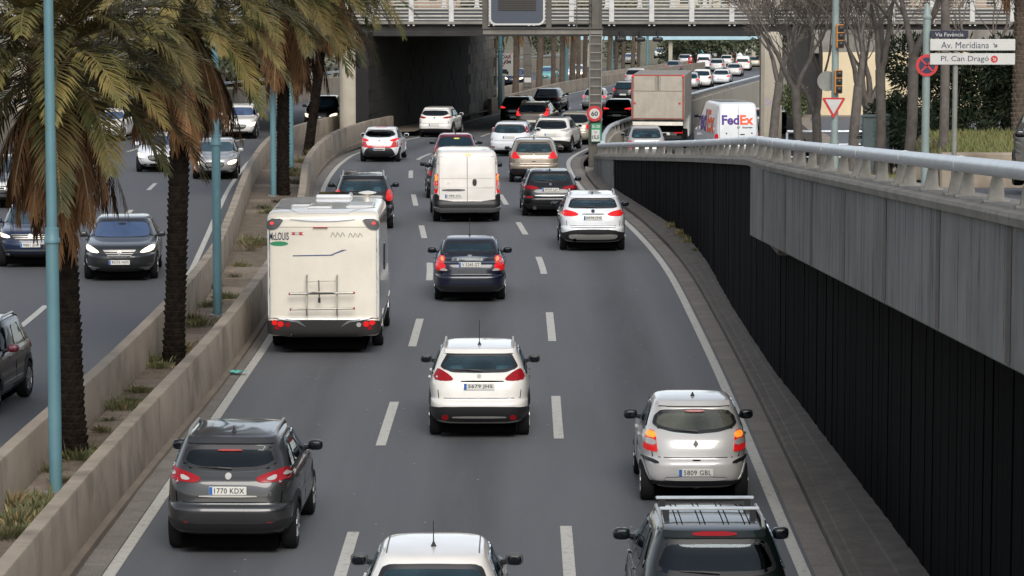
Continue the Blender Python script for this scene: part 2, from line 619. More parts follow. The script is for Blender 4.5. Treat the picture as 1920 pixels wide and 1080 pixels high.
MWR = curve([(26, -6.1), (42.4, -6.0), (50, -5.88), (61, -5.64), (70, -5.58), (80, -5.65), (95, -6.15), (112.3, -7.11), (122.7, -7.54), (135, -7.78),
             (146, -7.75), (152.6, -7.43), (160, -7.0), (166, -6.4)])
LWR = curve([(26, -7.65), (47.6, -7.41), (58, -7.18), (70, -7.12), (80, -7.3), (90, -7.8), (102, -8.5), (117, -9.35), (138, -10.25), (150, -10.2), (160, -9.7),
             (170, -8.9), (188, -6.6), (206, -4.4), (230, -2.0), (262, 1.0), (293, 4.8), (345, 12.4)])
DV = curve([(124, 3.5), (135, 3.9), (147, 4.6), (158, 5.9), (182, 8.2), (220, 13.0), (285, 22.0), (345, 30)])
ABUT = curve([(165, -7.1), (180, -5.2), (196, -3.0), (212, -.95)])
LL1 = curve([(26, -2.4), (43.8, -2.30), (55.9, -2.2), (69.2, -2.09), (82.3, -2.12), (94.4, -2.64), (108, -3.3), (123.9, -3.93), (133, -4.05), (139.9, -3.85),
             (158, -2.1), (188, .55), (206, 2.6), (230, 5.1), (262, 8.6), (293, 12.6), (345, 20)])
LL2 = curve([(26, .72), (44, .78), (56.7, .81), (70.3, .86), (84.2, .78), (95.6, .3), (108.5, -.31), (123, -.85), (134, -.95), (145, -.4), (158, 1.2),
             (188, 3.9), (206, 6.1), (230, 8.9), (262, 12.8), (293, 16.8), (345, 24.5)])


def strip(name, fl, fr, zf, y0, y1, step, m, parent=None, nx=1, kind=None, zr=None):
    vs, fs = [], []
    ys = frange(y0, y1, step)
    for Y in ys:
        a, b = fl(Y), fr(Y)
        for k in range(nx + 1):
            t = k / nx
            z = zf(Y) if zr is None else zf(Y) * (1 - t) + zr(Y) * t
            vs.append((a + (b - a) * t, Y, z))
    w = nx + 1
    for i in range(len(ys) - 1):
        for k in range(nx):
            fs.append((i * w + k, i * w + k + 1, (i + 1) * w + k + 1, (i + 1) * w + k))
    o = mk(name, vs, fs, m, parent)
    if kind:
        tag(o, kind=kind)
    return o


def sweep(name, sec, fx, zf, y0, y1, step, m, parent=None, smooth=False):
    """closed cross-section (dx, dz) carried along Y"""
    ys = frange(y0, y1, step)
    n = len(sec)
    vs = [(fx(Y) + d, Y, zf(Y) + h) for Y in ys for d, h in sec]
    fs = []
    for i in range(len(ys) - 1):
        for k in range(n):
            k2 = (k + 1) % n
            fs.append((i * n + k, i * n + k2, (i + 1) * n + k2, (i + 1) * n + k))
    fs.append(tuple(range(n)))
    fs.append(tuple((len(ys) - 1) * n + k for k in range(n - 1, -1, -1)))
    return mk(name, vs, fs, m, parent, smooth, 40)


up = lambda f, d: (lambda Y: f(Y) + d)
K = lambda c: (lambda Y: c)

# ground sheet far out to the horizon
gv, gf = [], []
gy = [-60, 0, 60] + frange(90, 440, 14) + [520, 640, 800, 1100, 1600, 3500]
gx = [-2500, -600, -150, -60, 0, 60, 150, 600, 2500]
for Y in gy:
    for X in gx:
        gv.append((X, Y, zroad(max(Y, 0)) - (3.2 if Y > 130 else .5 + 2.7 * max(0, Y - 60) / 70)))
for i in range(len(gy) - 1):
    for k in range(len(gx) - 1):
        a = i * len(gx) + k
        gf.append((a, a + 1, a + 1 + len(gx), a + len(gx)))
tag(mk('ground', gv, gf, MATS['earth_far']), kind='structure')

road = strip('road', up(Lline, -.3), up(Rline, .3), zroad, 24, 420, 2.0, MATS['asphalt'], kind='structure', nx=12)
la_ = road.data.attributes.new('lane', 'FLOAT_VECTOR', 'POINT')
lane_v = []
for v in road.data.vertices:
    ks = [Lline(v.co.y), LL1(v.co.y), LL2(v.co.y), Rline(v.co.y)]
    j_ = 0 if v.co.x < ks[1] else (1 if v.co.x < ks[2] else 2)
    lane_v += [j_ + (v.co.x - ks[j_]) / (ks[j_ + 1] - ks[j_]), v.co.y, 0.0]
la_.data.foreach_set('vector', lane_v)
oroad = strip('opposite_road', lambda Y: LWR(Y) - 14.2, lambda Y: LWR(Y) - .3, zroad, 24, 420, 2.0, MATS['asphalt_pale'], kind='structure', nx=4)
ramp_l = lambda Y: (Wbase(Y) + .25 if Y < 122 else max(Wbase(122) + .25, DV(Y) + .2))
street = strip('street', ramp_l, lambda Y: ramp_l(Y) + (6.2 if Y < 90 else min(8.4, 6.2 + (Y - 90) * .06)), zstreet, 18, 420, 2.0, MATS['asphalt_pale'], kind='structure', nx=3)
bank_l = lambda Y: ramp_l(Y) + (6.2 if Y < 90 else min(8.4, 6.2 + (Y - 90) * .06))
tag(sweep('pavement', [(0, -.4), (0, .13), (48, .13), (48, -3)], bank_l, zbank, 18, 236, 2.0, MATS['slab']), kind='structure')
tag(strip('side_road', up(bank_l, .5), up(bank_l, 13), up(zbank, .138), 112, 150, 3, MATS['asphalt']), kind='structure')

# --- markings
PAINT = MATS['road_paint']
strip('edge_line', up(Lline, -.085), up(Lline, .085), up(zroad, .006), 24, 330, 1.5, PAINT, road)
strip('edge_line', up(Rline, -.085), up(Rline, .085), up(zroad, .006), 24, 330, 1.5, PAINT, road)
strip('edge_line', lambda Y: LWR(Y) - 1.0, lambda Y: LWR(Y) - .85, up(zroad, .006), 24, 330, 1.5, PAINT, oroad)


def dashes(f, ivs, w, parent):
    for a, b in ivs:
        strip('lane_dash', up(f, -w), up(f, w), up(zroad, .007), a, b, 1.3, PAINT, parent)


def iv(lst):
    return [(gp(960, b).y, gp(960, a).y) for a, b in lst]


more1 = [(a, a + 5) for a in frange(151, 330, 13)]
dashes(LL1, iv([(998, 1110), (754, 836), (598, 650), (493, 526), (423, 447), (365, 386), (320, 334), (288, 300)]) + more1, .085, road)
dashes(LL2, iv([(987, 1090), (743, 823), (586, 640), (482, 514), (417, 440), (365, 384), (322, 337)]) + [(a, a + 5) for a in frange(138, 330, 13)], .085, road)
for off in (3.75, 7.1, 10.4):
    dashes(lambda Y, o=off: LWR(Y) - o, [(a, a + 4.2) for a in frange(27.2 + (off - 3.75) * 1.3, 300, 14.6)], .08, oroad)
for Ya in frange(30, 128, 9):
    strip('street_dash', lambda Y: ramp_l(Y) + 3.1, lambda Y: ramp_l(Y) + 3.22, up(zstreet, .006), Ya, Ya + 3, 1.5, PAINT, street)

# --- gutters (slab by slab)
rng = random.Random(5)
gut = tag(sweep('gutter', [(-.62, -.1), (-.62, -.01), (-.09, -.01), (-.09, -.1)], Lline, zroad, 24, 165, 2.0, MATS['gutter_dark']), kind='structure')


def slab_between(name, f0, f1, zf, y0, y1, th, m, parent, tilt=0.0):
    vs = []
    for h in (-.05, th):
        for Y in (y0, y1):
            for f in (f0, f1):
                e = rng.uniform(-.006, .006) if h > 0 else 0
                vs.append((f(Y), Y, zf(Y) + h + e))
    fs = [(0, 2, 3, 1), (4, 5, 7, 6), (0, 1, 5, 4), (2, 6, 7, 3), (0, 4, 6, 2), (1, 3, 7, 5)]
    return mk(name, vs, fs, m, parent)


Y = 37.0
while Y < 150:
    w = rng.uniform(.85, 1.1)
    slab_between('gutter_slab', up(Lline, -.43), up(Lline, -.1), zroad, Y, Y + w - .02, .012, MATS['gutter_stone'], gut)
    Y += w
gutR = tag(sweep('gutter_right', [(.1, -.1), (.1, -.01), (.62, -.01), (.62, -.1)], Rline, zroad, 24, 142, 2.0, MATS['gutter_dark']), kind='structure')
Y = 37.0
while Y < 138:
    w = rng.uniform(.9, 1.15)
    slab_between('gutter_slab', up(Rline, .14), up(Rline, .50), zroad, Y, Y + w - .025, .012, MATS['gutter_stone'], gutR)
    Y += w
# raised ledge between the right gutter and the wall
ys = frange(24, 124, 2.0)
lv, lf = [], []
for Y in ys:
    a, b, z = Rline(Y) + .52, Wbase(Y) + .2, zroad(Y)
    m1 = a + .16
    m2 = a + (b - a) * .52
    for x, h in ((a, -.05), (a, .10), (a + .03, .125), (m1, .13), (m1 + .02, .15), (m2, .17), (m2 + .02, .215), (b, .24), (b, -.1)):
        lv.append((x, Y, z + h))
n = 9
for i in range(len(ys) - 1):
    for k in range(n - 1):
        lf.append((i * n + k, i * n + k + 1, (i + 1) * n + k + 1, (i + 1) * n + k))
tag(mk('kerb_ledge', lv, lf, MATS['gutter_dark']), kind='structure')

# --- median: two beige walls with a planted strip between them
tag(strip('median_ground', lambda Y: LWR(Y) - .1, lambda Y: MWR(Y) - .15 if Y < 165 else Lline(Y) - .6, up(zroad, .2), 24, 420, 2.0, MATS['soil'], nx=2), kind='structure')
medg = bpy.data.objects['median_ground']
for a, b in ((47.0, 48.4), (48.5, 49.6), (53.7, 54.9), (55.0, 56.3), (59.0, 60.2), (66.0, 67.2), (70.6, 72.0),
             (73.8, 75.2), (75.4, 76.6), (78.6, 80.0), (80.2, 81.5), (89.4, 90.5), (99, 100.4), (104, 105.2), (112, 113.3), (122, 123.3)):
    slab_between('paving_slab', lambda Y: LWR(Y) + .03, lambda Y: MWR(Y) - .34, up(zroad, .2), a, b, .016, MATS['slab'], medg)
wallsec = [(0, -.2), (0, .12), (-.03, .93), (-.045, .95), (-.255, .95), (-.27, .93), (-.30, -.2)]
mw = tag(sweep('median_wall', wallsec, MWR, zroad, 24, 168, 1.5, MATS['wall_beige'], None, True),
         'long beige concrete wall bordering the left gutter of the crowded road', 'wall')
for yj in (43.6, 52.5, 61.2, 70.4, 79.0, 88.3, 97.5, 106.4, 115.2, 124.0, 133.0):
    mk('wall_joint', [(MWR(yj) + .004, yj, zroad(yj)), (MWR(yj + .025) + .004, yj + .025, zroad(yj)), (MWR(yj + .025) - .026, yj + .025, zroad(yj) + .935), (MWR(yj) - .026, yj, zroad(yj) + .935), (MWR(yj + .025) - .25, yj + .025, zroad(yj) + .953), (MWR(yj) - .25, yj, zroad(yj) + .953)], [(0, 1, 2, 3), (3, 2, 4, 5)], MATS['wall_soot'], mw)
sweep('wall_footing', [(-.02, -.1), (-.02, .10), (.10, .07), (.12, -.1)], MWR, zroad, 24, 160, 1.5, MATS['wall_soot'], mw)
mw2 = tag(sweep('median_wall', [(0, -.1), (-.02, .93), (-.035, .95), (-.235, .95), (-.25, .93), (-.27, -.3)], LWR, zroad, 24, 420, 1.5, MATS['wall_beige'], None, True),
          'beige concrete wall bordering the oncoming carriageway beyond the palm trunks', 'wall')
mw3 = tag(sweep('median_wall', [(0, -.2), (0, .12), (-.03, .93), (-.045, .95), (-.255, .95), (-.27, .93), (-.30, -.2)], up(Lline, -.5), zroad, 206, 420, 2.5, MATS['wall_beige']),
          'beige barrier wall beyond the underpass beneath the far palm trunks', 'wall')
for Yp in frange(208, 330, 4.0):
    pass
lo_ = tag(sweep('boundary_wall', [(0, -3), (0, 1.5), (-.3, 1.5), (-.3, -3)], lambda Y: LWR(Y) - 14.3, zroad, 60, 420, 3, MATS['wall_beige']),
          'beige boundary wall on the far side of the oncoming carriageway', 'wall')
sweep('rail_tube', [(-.1, 1.85), (-.1, 2.0), (-.22, 2.0), (-.22, 1.85)], lambda Y: LWR(Y) - 14.3, zroad, 60, 420, 3, MATS['galv_bright'], lo_)

# --- retaining wall on the right: black boards, concrete panels, coping
rw = empty('retaining_wall', (5.0, 70, 0), 0, 'retaining wall of black boards and grey concrete panels along the right kerb', 'wall')
off = Vector((-5.0, -70, 0))


def rwm(name, vs, fs, m, smooth=False):
    return mk(name, [Vector(v) + off for v in vs], fs, m, rw, smooth)


Y = 25.0
while Y < 111.0:
    w = .33
    y0, y1 = Y, min(Y + w - .02, 111)
    a0, a1 = Wbase(y0), Wbase(y1)
    t0, t1 = zcop(y0) - .11, zcop(y1) - .11
    b0, b1 = zroad(y0) + .1, zroad(y1) + .1
    d = rng.uniform(0, .018)
    vs = [(a0 + d, y0, b0), (a1 + d, y1, b1), (a1 + d, y1, t1), (a0 + d, y0, t0),
          (a0 + .12, y0, b0), (a1 + .12, y1, b1), (a1 + .12, y1, t1), (a0 + .12, y0, t0)]
    rwm('board', vs, [(0, 3, 2, 1), (0, 4, 7, 3), (1, 2, 6, 5), (3, 7, 6, 2)], MATS['cladding'])
    Y += w
ys = frange(24, 111, 1.5)
bv = []
for Y in ys:
    a = Wbase(Y)
    bv += [(a + .021, Y, zroad(Y) - .2), (a + .021, Y, zcop(Y) - .1)]
rwm('backing', bv, [(2 * i, 2 * i + 2, 2 * i + 3, 2 * i + 1) for i in range(len(ys) - 1)], MATS['cladding_seam'])
# pale end section with vertical board marks
Y = 111.03
while Y < 122:
    y0, y1 = Y, Y + .97
    a0, a1 = Wbase(y0), Wbase(y1)
    vs = []
    for (a, y) in ((a0, y0), (a1, y1)):
        vs += [(a - .04, y, zroad(y) - .1), (a + .3, y, zroad(y) - .1), (a + .3, y, zcop(y) - .1), (a - .04, y, zcop(y) - .1)]
    rwm('end_panel', vs, [(0, 1, 2, 3), (4, 7, 6, 5), (0, 3, 7, 4), (3, 2, 6, 7), (1, 5, 6, 2)], MATS['concrete_panel'])
    Y += .985
# overhanging grey panels
joints = [20.0, 25.0, 29.9, 34.9, 39.9, 44.85, 49.75, 54.6, 59.4, 62.6]
for y0, y1 in zip(joints[:-1], joints[1:]):
    y1 -= .075
    vs = []
    for y in (y0, y1):
        t = zcop(y) - .1
        bt = zcop(y) - 1.46
        xb = Wbase(y) + .15
        vs += [(4.69, y, bt), (4.67, y, bt + .02), (4.67, y, t), (xb, y, t), (xb, y, bt)]
    fs = [(0, 1, 2, 3, 4), (9, 8, 7, 6, 5)] + [(k, k + 5, (k + 1) % 5 + 5, (k + 1) % 5) for k in range(5)]
    rwm('panel', vs, fs, MATS['concrete_panel'])
for yj in joints[2:-1]:
    w_ = .16
    rwm('joint', [(4.664, yj - w_, zcop(yj - w_) - 1.42), (4.664, yj + w_, zcop(yj + w_) - 1.42), (4.664, yj + w_, zcop(yj + w_) - .1), (4.664, yj - w_, zcop(yj - w_) - .1)], [(0, 3, 2, 1)], MATS['gutter_dark'])
rwm('corbel', *(lambda m: (m.v, m.f))(MB().box((5.02, 60.4, zcop(60.4) - 1.53), (.26, 3.6, .10), 0, .02)), MATS['gutter_dark'])
# coping
Prail = curve([(16, 4.84), (40, 4.84), (56, 4.86), (62, 4.95), (68, 5.1), (76, 5.12), (84, 5.16), (92, 4.97), (101, 4.36), (106, 4.0), (111, 3.69), (121.5, 3.36), (126, 3.24)])
ys = frange(18, 122.4, 1.2)
cv, cf = [], []
for Y in ys:
    x = Prail(Y)
    l = -.24 if Y < 62.6 else -.21
    lowz = -.1 if Y < 62.6 else -.13
    z = zcop(Y)
    for dx, h in ((l, lowz), (l - .02, -.02), (l, .02), (-.13, .035), (-.12, .055), (.32, .06), (.34, -.3)):
        cv.append((x + dx, Y, z + h))
for i in range(len(ys) - 1):
    for k in range(6):
        cf.append((i * 7 + k, i * 7 + k + 1, (i + 1) * 7 + k + 1, (i + 1) * 7 + k))
cf.append(tuple((len(ys) - 1) * 7 + k for k in range(7)))
rwm('coping', cv, cf, MATS['concrete_grey'])

# guard rail of thick tubes on bracket posts
gr = empty('guard_rail', (4.85, 62, zcop(62)), 0, 'thick pale steel tube rail on concrete bracket posts along the street parapet', 'guard rail')
go = Vector((-4.85, -62, -zcop(62)))
Y = 19.6
seg = []
while Y < 122:
    seg.append(Y)
    Y += 4.93
seg.append(122.4)


def post_mesh(x, y, z, tx):
    m = MB()
    w = .055
    prof = [(-.085, 0), (.085, 0), (.06, .30), (-.02, .30)]
    M = Matrix.Translation((x, y - w, z)) @ Matrix(((1, 0, 0, 0), (0, 0, 1, 0), (0, 1, 0, 0), (0, 0, 0, 1)))
    m.prism(prof, 2 * w, M)
    m.box((x, y, z + .012), (.26, .17, .022))
    return m


for y0, y1 in zip(seg[:-1], seg[1:]):
    pts = [Vector((Prail(y), y, zcop(y) + .39)) + go for y in frange(y0 + .012, y1 - .012, .6)]
    m = MB().tube(pts, .088, 16)
    m.tube([pts[0], pts[0] + (pts[1] - pts[0]).normalized() * .05], .094, 16)
    m.build('rail_tube', MATS['galv_bright'], gr, True, 40)
    for y in ((y0 + .42, (y0 + y1) / 2, y1 - .42) if y1 - y0 > 3 else ((y0 + y1) / 2,)):
        p = Vector((Prail(y), y, zcop(y) + .055)) + go
        post_mesh(p.x, p.y, p.z, 0).build('post', MATS['rail_post'], gr)

# divider wall between the main road and the ramp, with its own rail
dv = tag(sweep('divider_wall', [(-.16, -.2), (-.16, .72), (.16, .72), (.16, -3.5)], DV, zroad, 126, 345, 2.0, MATS['concrete_light']),
         'curved concrete divider wall with a tube rail between the main road and the ramp', 'wall')
for y0 in frange(126, 340, 6.0)[:-1]:
    MB().tube([(DV(y), y, zroad(y) + 1.12) for y in frange(y0 + .02, y0 + 5.8, 2)], .1, 10).build('rail_tube', MATS['galv_bright'], dv, True, 40)
for y in frange(127, 250, 2.0):
    post_mesh(DV(y), y, zroad(y) + .71, 0).build('post', MATS['rail_post'], dv)

# ================================================================== the overpass
BY0, BY1 = 165.6, 204.0
SOF, DTOP = 3.80, 4.22
br = empty('overpass', (0, BY0, 0), 0, 'concrete road overpass with slatted pale railings crossing above all lanes', 'bridge')
bo = Vector((0, -BY0, 0))


def brm(m, name, mt, parent=br, **k):
    m.v = [tuple(Vector(v) + bo) for v in m.v]
    return m.build(name, mt, parent, **k)


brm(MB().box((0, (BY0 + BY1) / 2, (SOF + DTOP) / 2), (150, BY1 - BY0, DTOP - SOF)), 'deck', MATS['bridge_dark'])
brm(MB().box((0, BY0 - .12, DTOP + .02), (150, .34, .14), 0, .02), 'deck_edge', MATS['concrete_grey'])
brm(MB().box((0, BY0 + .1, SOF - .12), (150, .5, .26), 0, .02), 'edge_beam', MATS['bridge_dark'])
for yy, dx in ((BY0 - .05, 0.0), (BY1 - .2, .9)):
    for k in range(9):
        z = DTOP + .19 + k * .185
        brm(MB().box((0, yy + .05, z), (150, .05, .085 if k % 2 else .06), 0, .012), 'rail_slat', MATS['bridge_slat'])
    brm(MB().box((0, yy, DTOP + 1.9), (150, .12, .1)), 'handrail', MATS['bridge_rail'])
    for x in frange(-30, 32, 2.12):
        m = MB().box((x + dx, yy - .02, DTOP + .95), (.26, .09, 1.9), 0, .015)
        m.box((x + dx - .13, yy - .1, DTOP - .03), (.1, .16, .2)).box((x + dx + .13, yy - .1, DTOP - .03), (.1, .16, .2))
        brm(m, 'rail_post', MATS['bridge_rail'])
# columns
brm(MB().lathe([(.52, -2.6), (.52, SOF)], (-8.35, 164.6, 0), 28), 'column', MATS['concrete_light'], smooth=True)
brm(MB().tube([(-7.70, 164.7, -2), (-7.70, 164.7, SOF)], .09, 10), 'drain_pipe', MATS['pole_grey'], smooth=True)
brm(MB().box((13.3, 164.7, .9), (1.08, 1.3, 5.8), 0, .18), 'column', MATS['concrete_light'])
cm = bpy.data.objects['column.001']
lettering('graffiti', 'SrL', (13.3, 164.04 - BY0, .25), .38, .62, MATS['graffiti_violet'], cm)
brm(MB().box((-25.2, 164.7, .9), (1.08, 1.3, 5.8), 0, .18), 'column', MATS['concrete_light'])
# abutment between the carriageways, block by block on the face seen from the road
ab = tag(sweep('abutment_wall', [(-.16, -.5), (-.16, SOF + 2.48), (-.85, SOF + 2.48), (-.85, -.5)], ABUT, lambda Y: -2.5, 164.2, 212, 2, MATS['shaded_block']), None, None)
ab.parent = br
ab.location = bo
aby = frange(164.2, 212.0, 1.72)
for i in range(len(aby) - 1):
    for c in range(11):
        sh = .86 if c % 2 else 0
        y0, y1 = aby[i] + sh + .02, aby[i + 1] + sh - .02
        if y1 > 212.3:
            continue
        z0 = -2.9 + c * .615
        z1 = z0 + .595
        if z1 > SOF - .02:
            z1 = SOF - .02
        d = rng.uniform(-.012, .03)
        vs = []
        for (y, z) in ((y0, z0), (y1, z0), (y1, z1), (y0, z1)):
            vs.append((ABUT(y) - .14 + d, y, z))
        for (y, z) in ((y0, z0), (y1, z0), (y1, z1), (y0, z1)):
            vs.append((ABUT(y) - .2, y, z))
        mk('wall_block', [Vector(v) + bo for v in vs], [(0, 1, 2, 3), (0, 4, 5, 1), (1, 5, 6, 2), (2, 6, 7, 3), (3, 7, 4, 0)], MATS['skylit_block' if y0 > BY1 - 5 else 'shaded_block'], br)  # blocks near the deck's far edge take the lighter, sky-lit colour
# pale retaining wall on the bank, right of the overpass column
rb = empty('bank_wall', (18, 152, 0), 0, 'cream rendered wall standing behind the bare trees beside the overpass', 'wall')
MB().box((1.0, 0, 1.45), (8.8, .5, 3.5), 0, .02).build('face', MATS['p_cream'] if False else mat('render_cream', (.60, .50, .33), .85, noise=(.8, .35, .7), c2=(.53, .43, .28), streak=(1.5, .2, (.4, .31, .2), .6, .85)), rb)
MB().box((5.2, .1, 3.7), (18.0, .5, 1.1), 0, .02).build('upper_band', MATS['concrete_grey'], rb)
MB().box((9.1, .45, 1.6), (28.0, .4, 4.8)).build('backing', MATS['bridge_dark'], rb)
# ================================================================== vehicles
ROWS = {
    # z / height, setback of the tail, setback of the nose, half width / max half width
    'suv': [(.155, .42, .50, .80), (.19, .20, .26, .90), (.25, .07, .10, .97), (.33, .015, .02, 1.0), (.40, .0, .0, 1.0), (.435, .03, .02, .998),
            (.46, .075, .04, .99), (.55, .09, .09, 1.0), (.605, .11, .18, .995), (.645, .135, .50, .975), (.68, .18, .98, .95), (.72, .23, 1.2, .925),
            (.80, .34, 1.45, .872), (.87, .43, 1.67, .822), (.925, .48, 1.84, .778), (.957, .52, 1.94, .745), (.976, .58, 2.02, .715), (.990, .74, 2.13, .665), (1.0, 1.10, 2.32, .54)],
    'hatch': [(.145, .40, .48, .80), (.18, .18, .24, .90), (.24, .06, .09, .97), (.32, .01, .01, 1.0), (.40, .0, .0, 1.0), (.44, .035, .02, .998),
              (.465, .075, .05, .99), (.55, .10, .12, 1.0), (.60, .13, .24, .99), (.635, .16, .60, .97), (.67, .21, 1.0, .945), (.71, .28, 1.2, .918),
              (.79, .42, 1.46, .86), (.86, .54, 1.68, .806), (.92, .60, 1.84, .760), (.953, .65, 1.94, .726), (.974, .72, 2.02, .695), (.989, .88, 2.13, .645), (1.0, 1.22, 2.32, .53)],
    'sedan': [(.145, .40, .48, .80), (.18, .18, .22, .90), (.24, .05, .08, .97), (.33, .0, .0, 1.0), (.42, .0, .0, 1.0), (.455, .02, .02, .998),
              (.475, .05, .06, .99), (.56, .06, .14, 1.0), (.61, .075, .26, .99), (.65, .10, .62, .97), (.672, .16, .95, .95), (.683, .30, 1.12, .938), (.695, .55, 1.2, .925), (.715, .72, 1.28, .905),
              (.79, .92, 1.50, .85), (.86, 1.10, 1.70, .80), (.915, 1.25, 1.85, .76), (.953, 1.34, 1.95, .722), (.974, 1.41, 2.02, .69), (.989, 1.52, 2.12, .64), (1.0, 1.74, 2.28, .53)],
    'van': [(.13, .36, .5, .84), (.155, .12, .24, .93), (.19, .02, .08, .98), (.24, .0, .0, 1.0), (.28, .0, .0, 1.0), (.30, .04, .02, 1.0), (.40, .045, .06, 1.0), (.46, .05, .14, .998),
            (.50, .055, .5, .993), (.54, .06, .85, .985), (.62, .07, 1.12, .965), (.74, .09, 1.45, .94), (.86, .12, 1.80, .91), (.93, .15, 2.02, .885), (.965, .20, 2.16, .85), (.985, .30, 2.3, .79), (.996, .5, 2.5, .68), (1.0, 1.0, 3.0, .4)],
}


class Body:
    pass


_bcache = {}


def superring(w, yr, yf, nr, nf, NP):
    ymid = yr + (yf - yr) * .52
    t = np.linspace(-math.pi / 2, 1.5 * math.pi, 1201)
    c, s = np.cos(t), np.sin(t)
    n = np.where(s < 0, nr, nf)
    hl = np.where(s < 0, ymid - yr, yf - ymid)
    x = w * np.sign(c) * np.abs(c) ** (2 / n)
    y = ymid + hl * np.sign(s) * np.abs(s) ** (2 / n)
    d = np.concatenate([[0], np.cumsum(np.hypot(np.diff(x), np.diff(y)))])
    u = np.linspace(0, d[-1], NP + 1)[:-1]
    return np.interp(u, d, x), np.interp(u, d, y)


def make_body(kind, L, W, H, ro, wb, wr, nr=5.5, nf=3.6, NP=112, sub=3, arch=.075, rows=None):
    R = rows or ROWS[kind]
    A = np.array(R)
    m = len(A)
    # centripetal-like smooth interpolation of the rows
    T = np.arange(m)
    tt = np.concatenate([np.linspace(i, i + 1, sub, endpoint=False) for i in range(m - 1)] + [[m - 1]])
    out = []
    for j in range(4):
        v = A[:, j]
        mm = np.zeros(m)
        dlt = np.diff(v)
        for i in range(1, m - 1):          # monotone tangents keep the creases
            if dlt[i - 1] * dlt[i] > 0:
                mm[i] = 2 * dlt[i - 1] * dlt[i] / (dlt[i - 1] + dlt[i])
        mm[0], mm[-1] = dlt[0], dlt[-1]
        i = np.minimum(tt.astype(int), m - 2)
        f = tt - i
        out.append((2 * f**3 - 3 * f**2 + 1) * v[i] + (f**3 - 2 * f**2 + f) * mm[i] + (-2 * f**3 + 3 * f**2) * v[i + 1] + (f**3 - f**2) * mm[i + 1])
    zz, yr, yb, ww = out
    if L < 4.2 and kind != 'van':      # short cars: everything sits closer together
        yr, yb = yr * L / 4.2, yb * L / 4.2
    V = []
    for z, a, b, w in zip(zz, yr, yb, ww):
        x, y = superring(w * W / 2, a, L - b, nr, nf, NP)
        V.append(np.stack([x, y, np.full(NP, z * H)], 1))
    nl = len(V)
    V = np.concatenate(V)
    top = np.array([[0, (yr[-1] + L - yb[-1]) / 2, H * 1.002]])
    V = np.concatenate([V, top])
    fs = []
    for i in range(nl - 1):
        for k in range(NP):
            k2 = (k + 1) % NP
            fs.append((i * NP + k, i * NP + k2, (i + 1) * NP + k2, (i + 1) * NP + k))
    for k in range(NP):
        fs.append(((nl - 1) * NP + k, (nl - 1) * NP + (k + 1) % NP, nl * NP))
    fs.append(tuple(range(NP - 1, -1, -1)))
    B = Body()
    B.bvh = BVHTree.FromPolygons([tuple(v) for v in V], fs)
    B.L, B.W, B.H, B.ro, B.wb, B.wr = L, W, H, ro, wb, wr
    zs = zz * H
    B.yr = lambda z: float(np.interp(z, zs, yr))
    B.yf = lambda z: float(L - np.interp(z, zs, yb))
    B.w = lambda z: float(np.interp(z, zs, ww)) * W / 2
    Ra = wr + arch
    V2 = V.copy()
    fm = np.zeros(len(fs), int)
    ins = np.zeros(len(V), bool)
    for ya in (ro, ro + wb):
        q = (np.hypot(V[:, 1] - ya, V[:, 2] - wr) < Ra) & (np.abs(V[:, 0]) > .5 * W / 2)
        V2[q, 0] = np.sign(V[q, 0]) * np.minimum(np.abs(V[q, 0]), W / 2 - .25)
        ins |= q
    lowz = .17 * H
    for i, f in enumerate(fs):
        if all(ins[j] for j in f[:3]) or (len(f) > 4):
            fm[i] = 1
    B.V, B.F, B.fm, B.Ra = V2, fs, fm, Ra
    return B


def chaikin(poly, it=2, keep=.25):
    for _ in range(it):
        q = []
        n = len(poly)
        for i in range(n):
            a, b = poly[i], poly[(i + 1) % n]
            q.append((a[0] * (1 - keep) + b[0] * keep, a[1] * (1 - keep) + b[1] * keep))
            q.append((a[0] * keep + b[0] * (1 - keep), a[1] * keep + b[1] * (1 - keep)))
        poly = q
    return poly


def inside(p, poly):
    x, y = p
    r = False
    j = len(poly) - 1
    for i in range(len(poly)):
        xi, yi = poly[i]
        xj, yj = poly[j]
        if (yi > y) != (yj > y) and x < (xj - xi) * (y - yi) / (yj - yi) + xi:
            r = not r
        j = i
    return r


DIRS = {'rear': (lambda a, b: Vector((a, -4, b)), Vector((0, 1, 0))), 'front': (lambda a, b: Vector((a, 12, b)), Vector((0, -1, 0))),
        'right': (lambda a, b: Vector((4, a, b)), Vector((-1, 0, 0))), 'left': (lambda a, b: Vector((-4, a, b)), Vector((1, 0, 0))),
        'top': (lambda a, b: Vector((a, b, 6)), Vector((0, 0, -1)))}


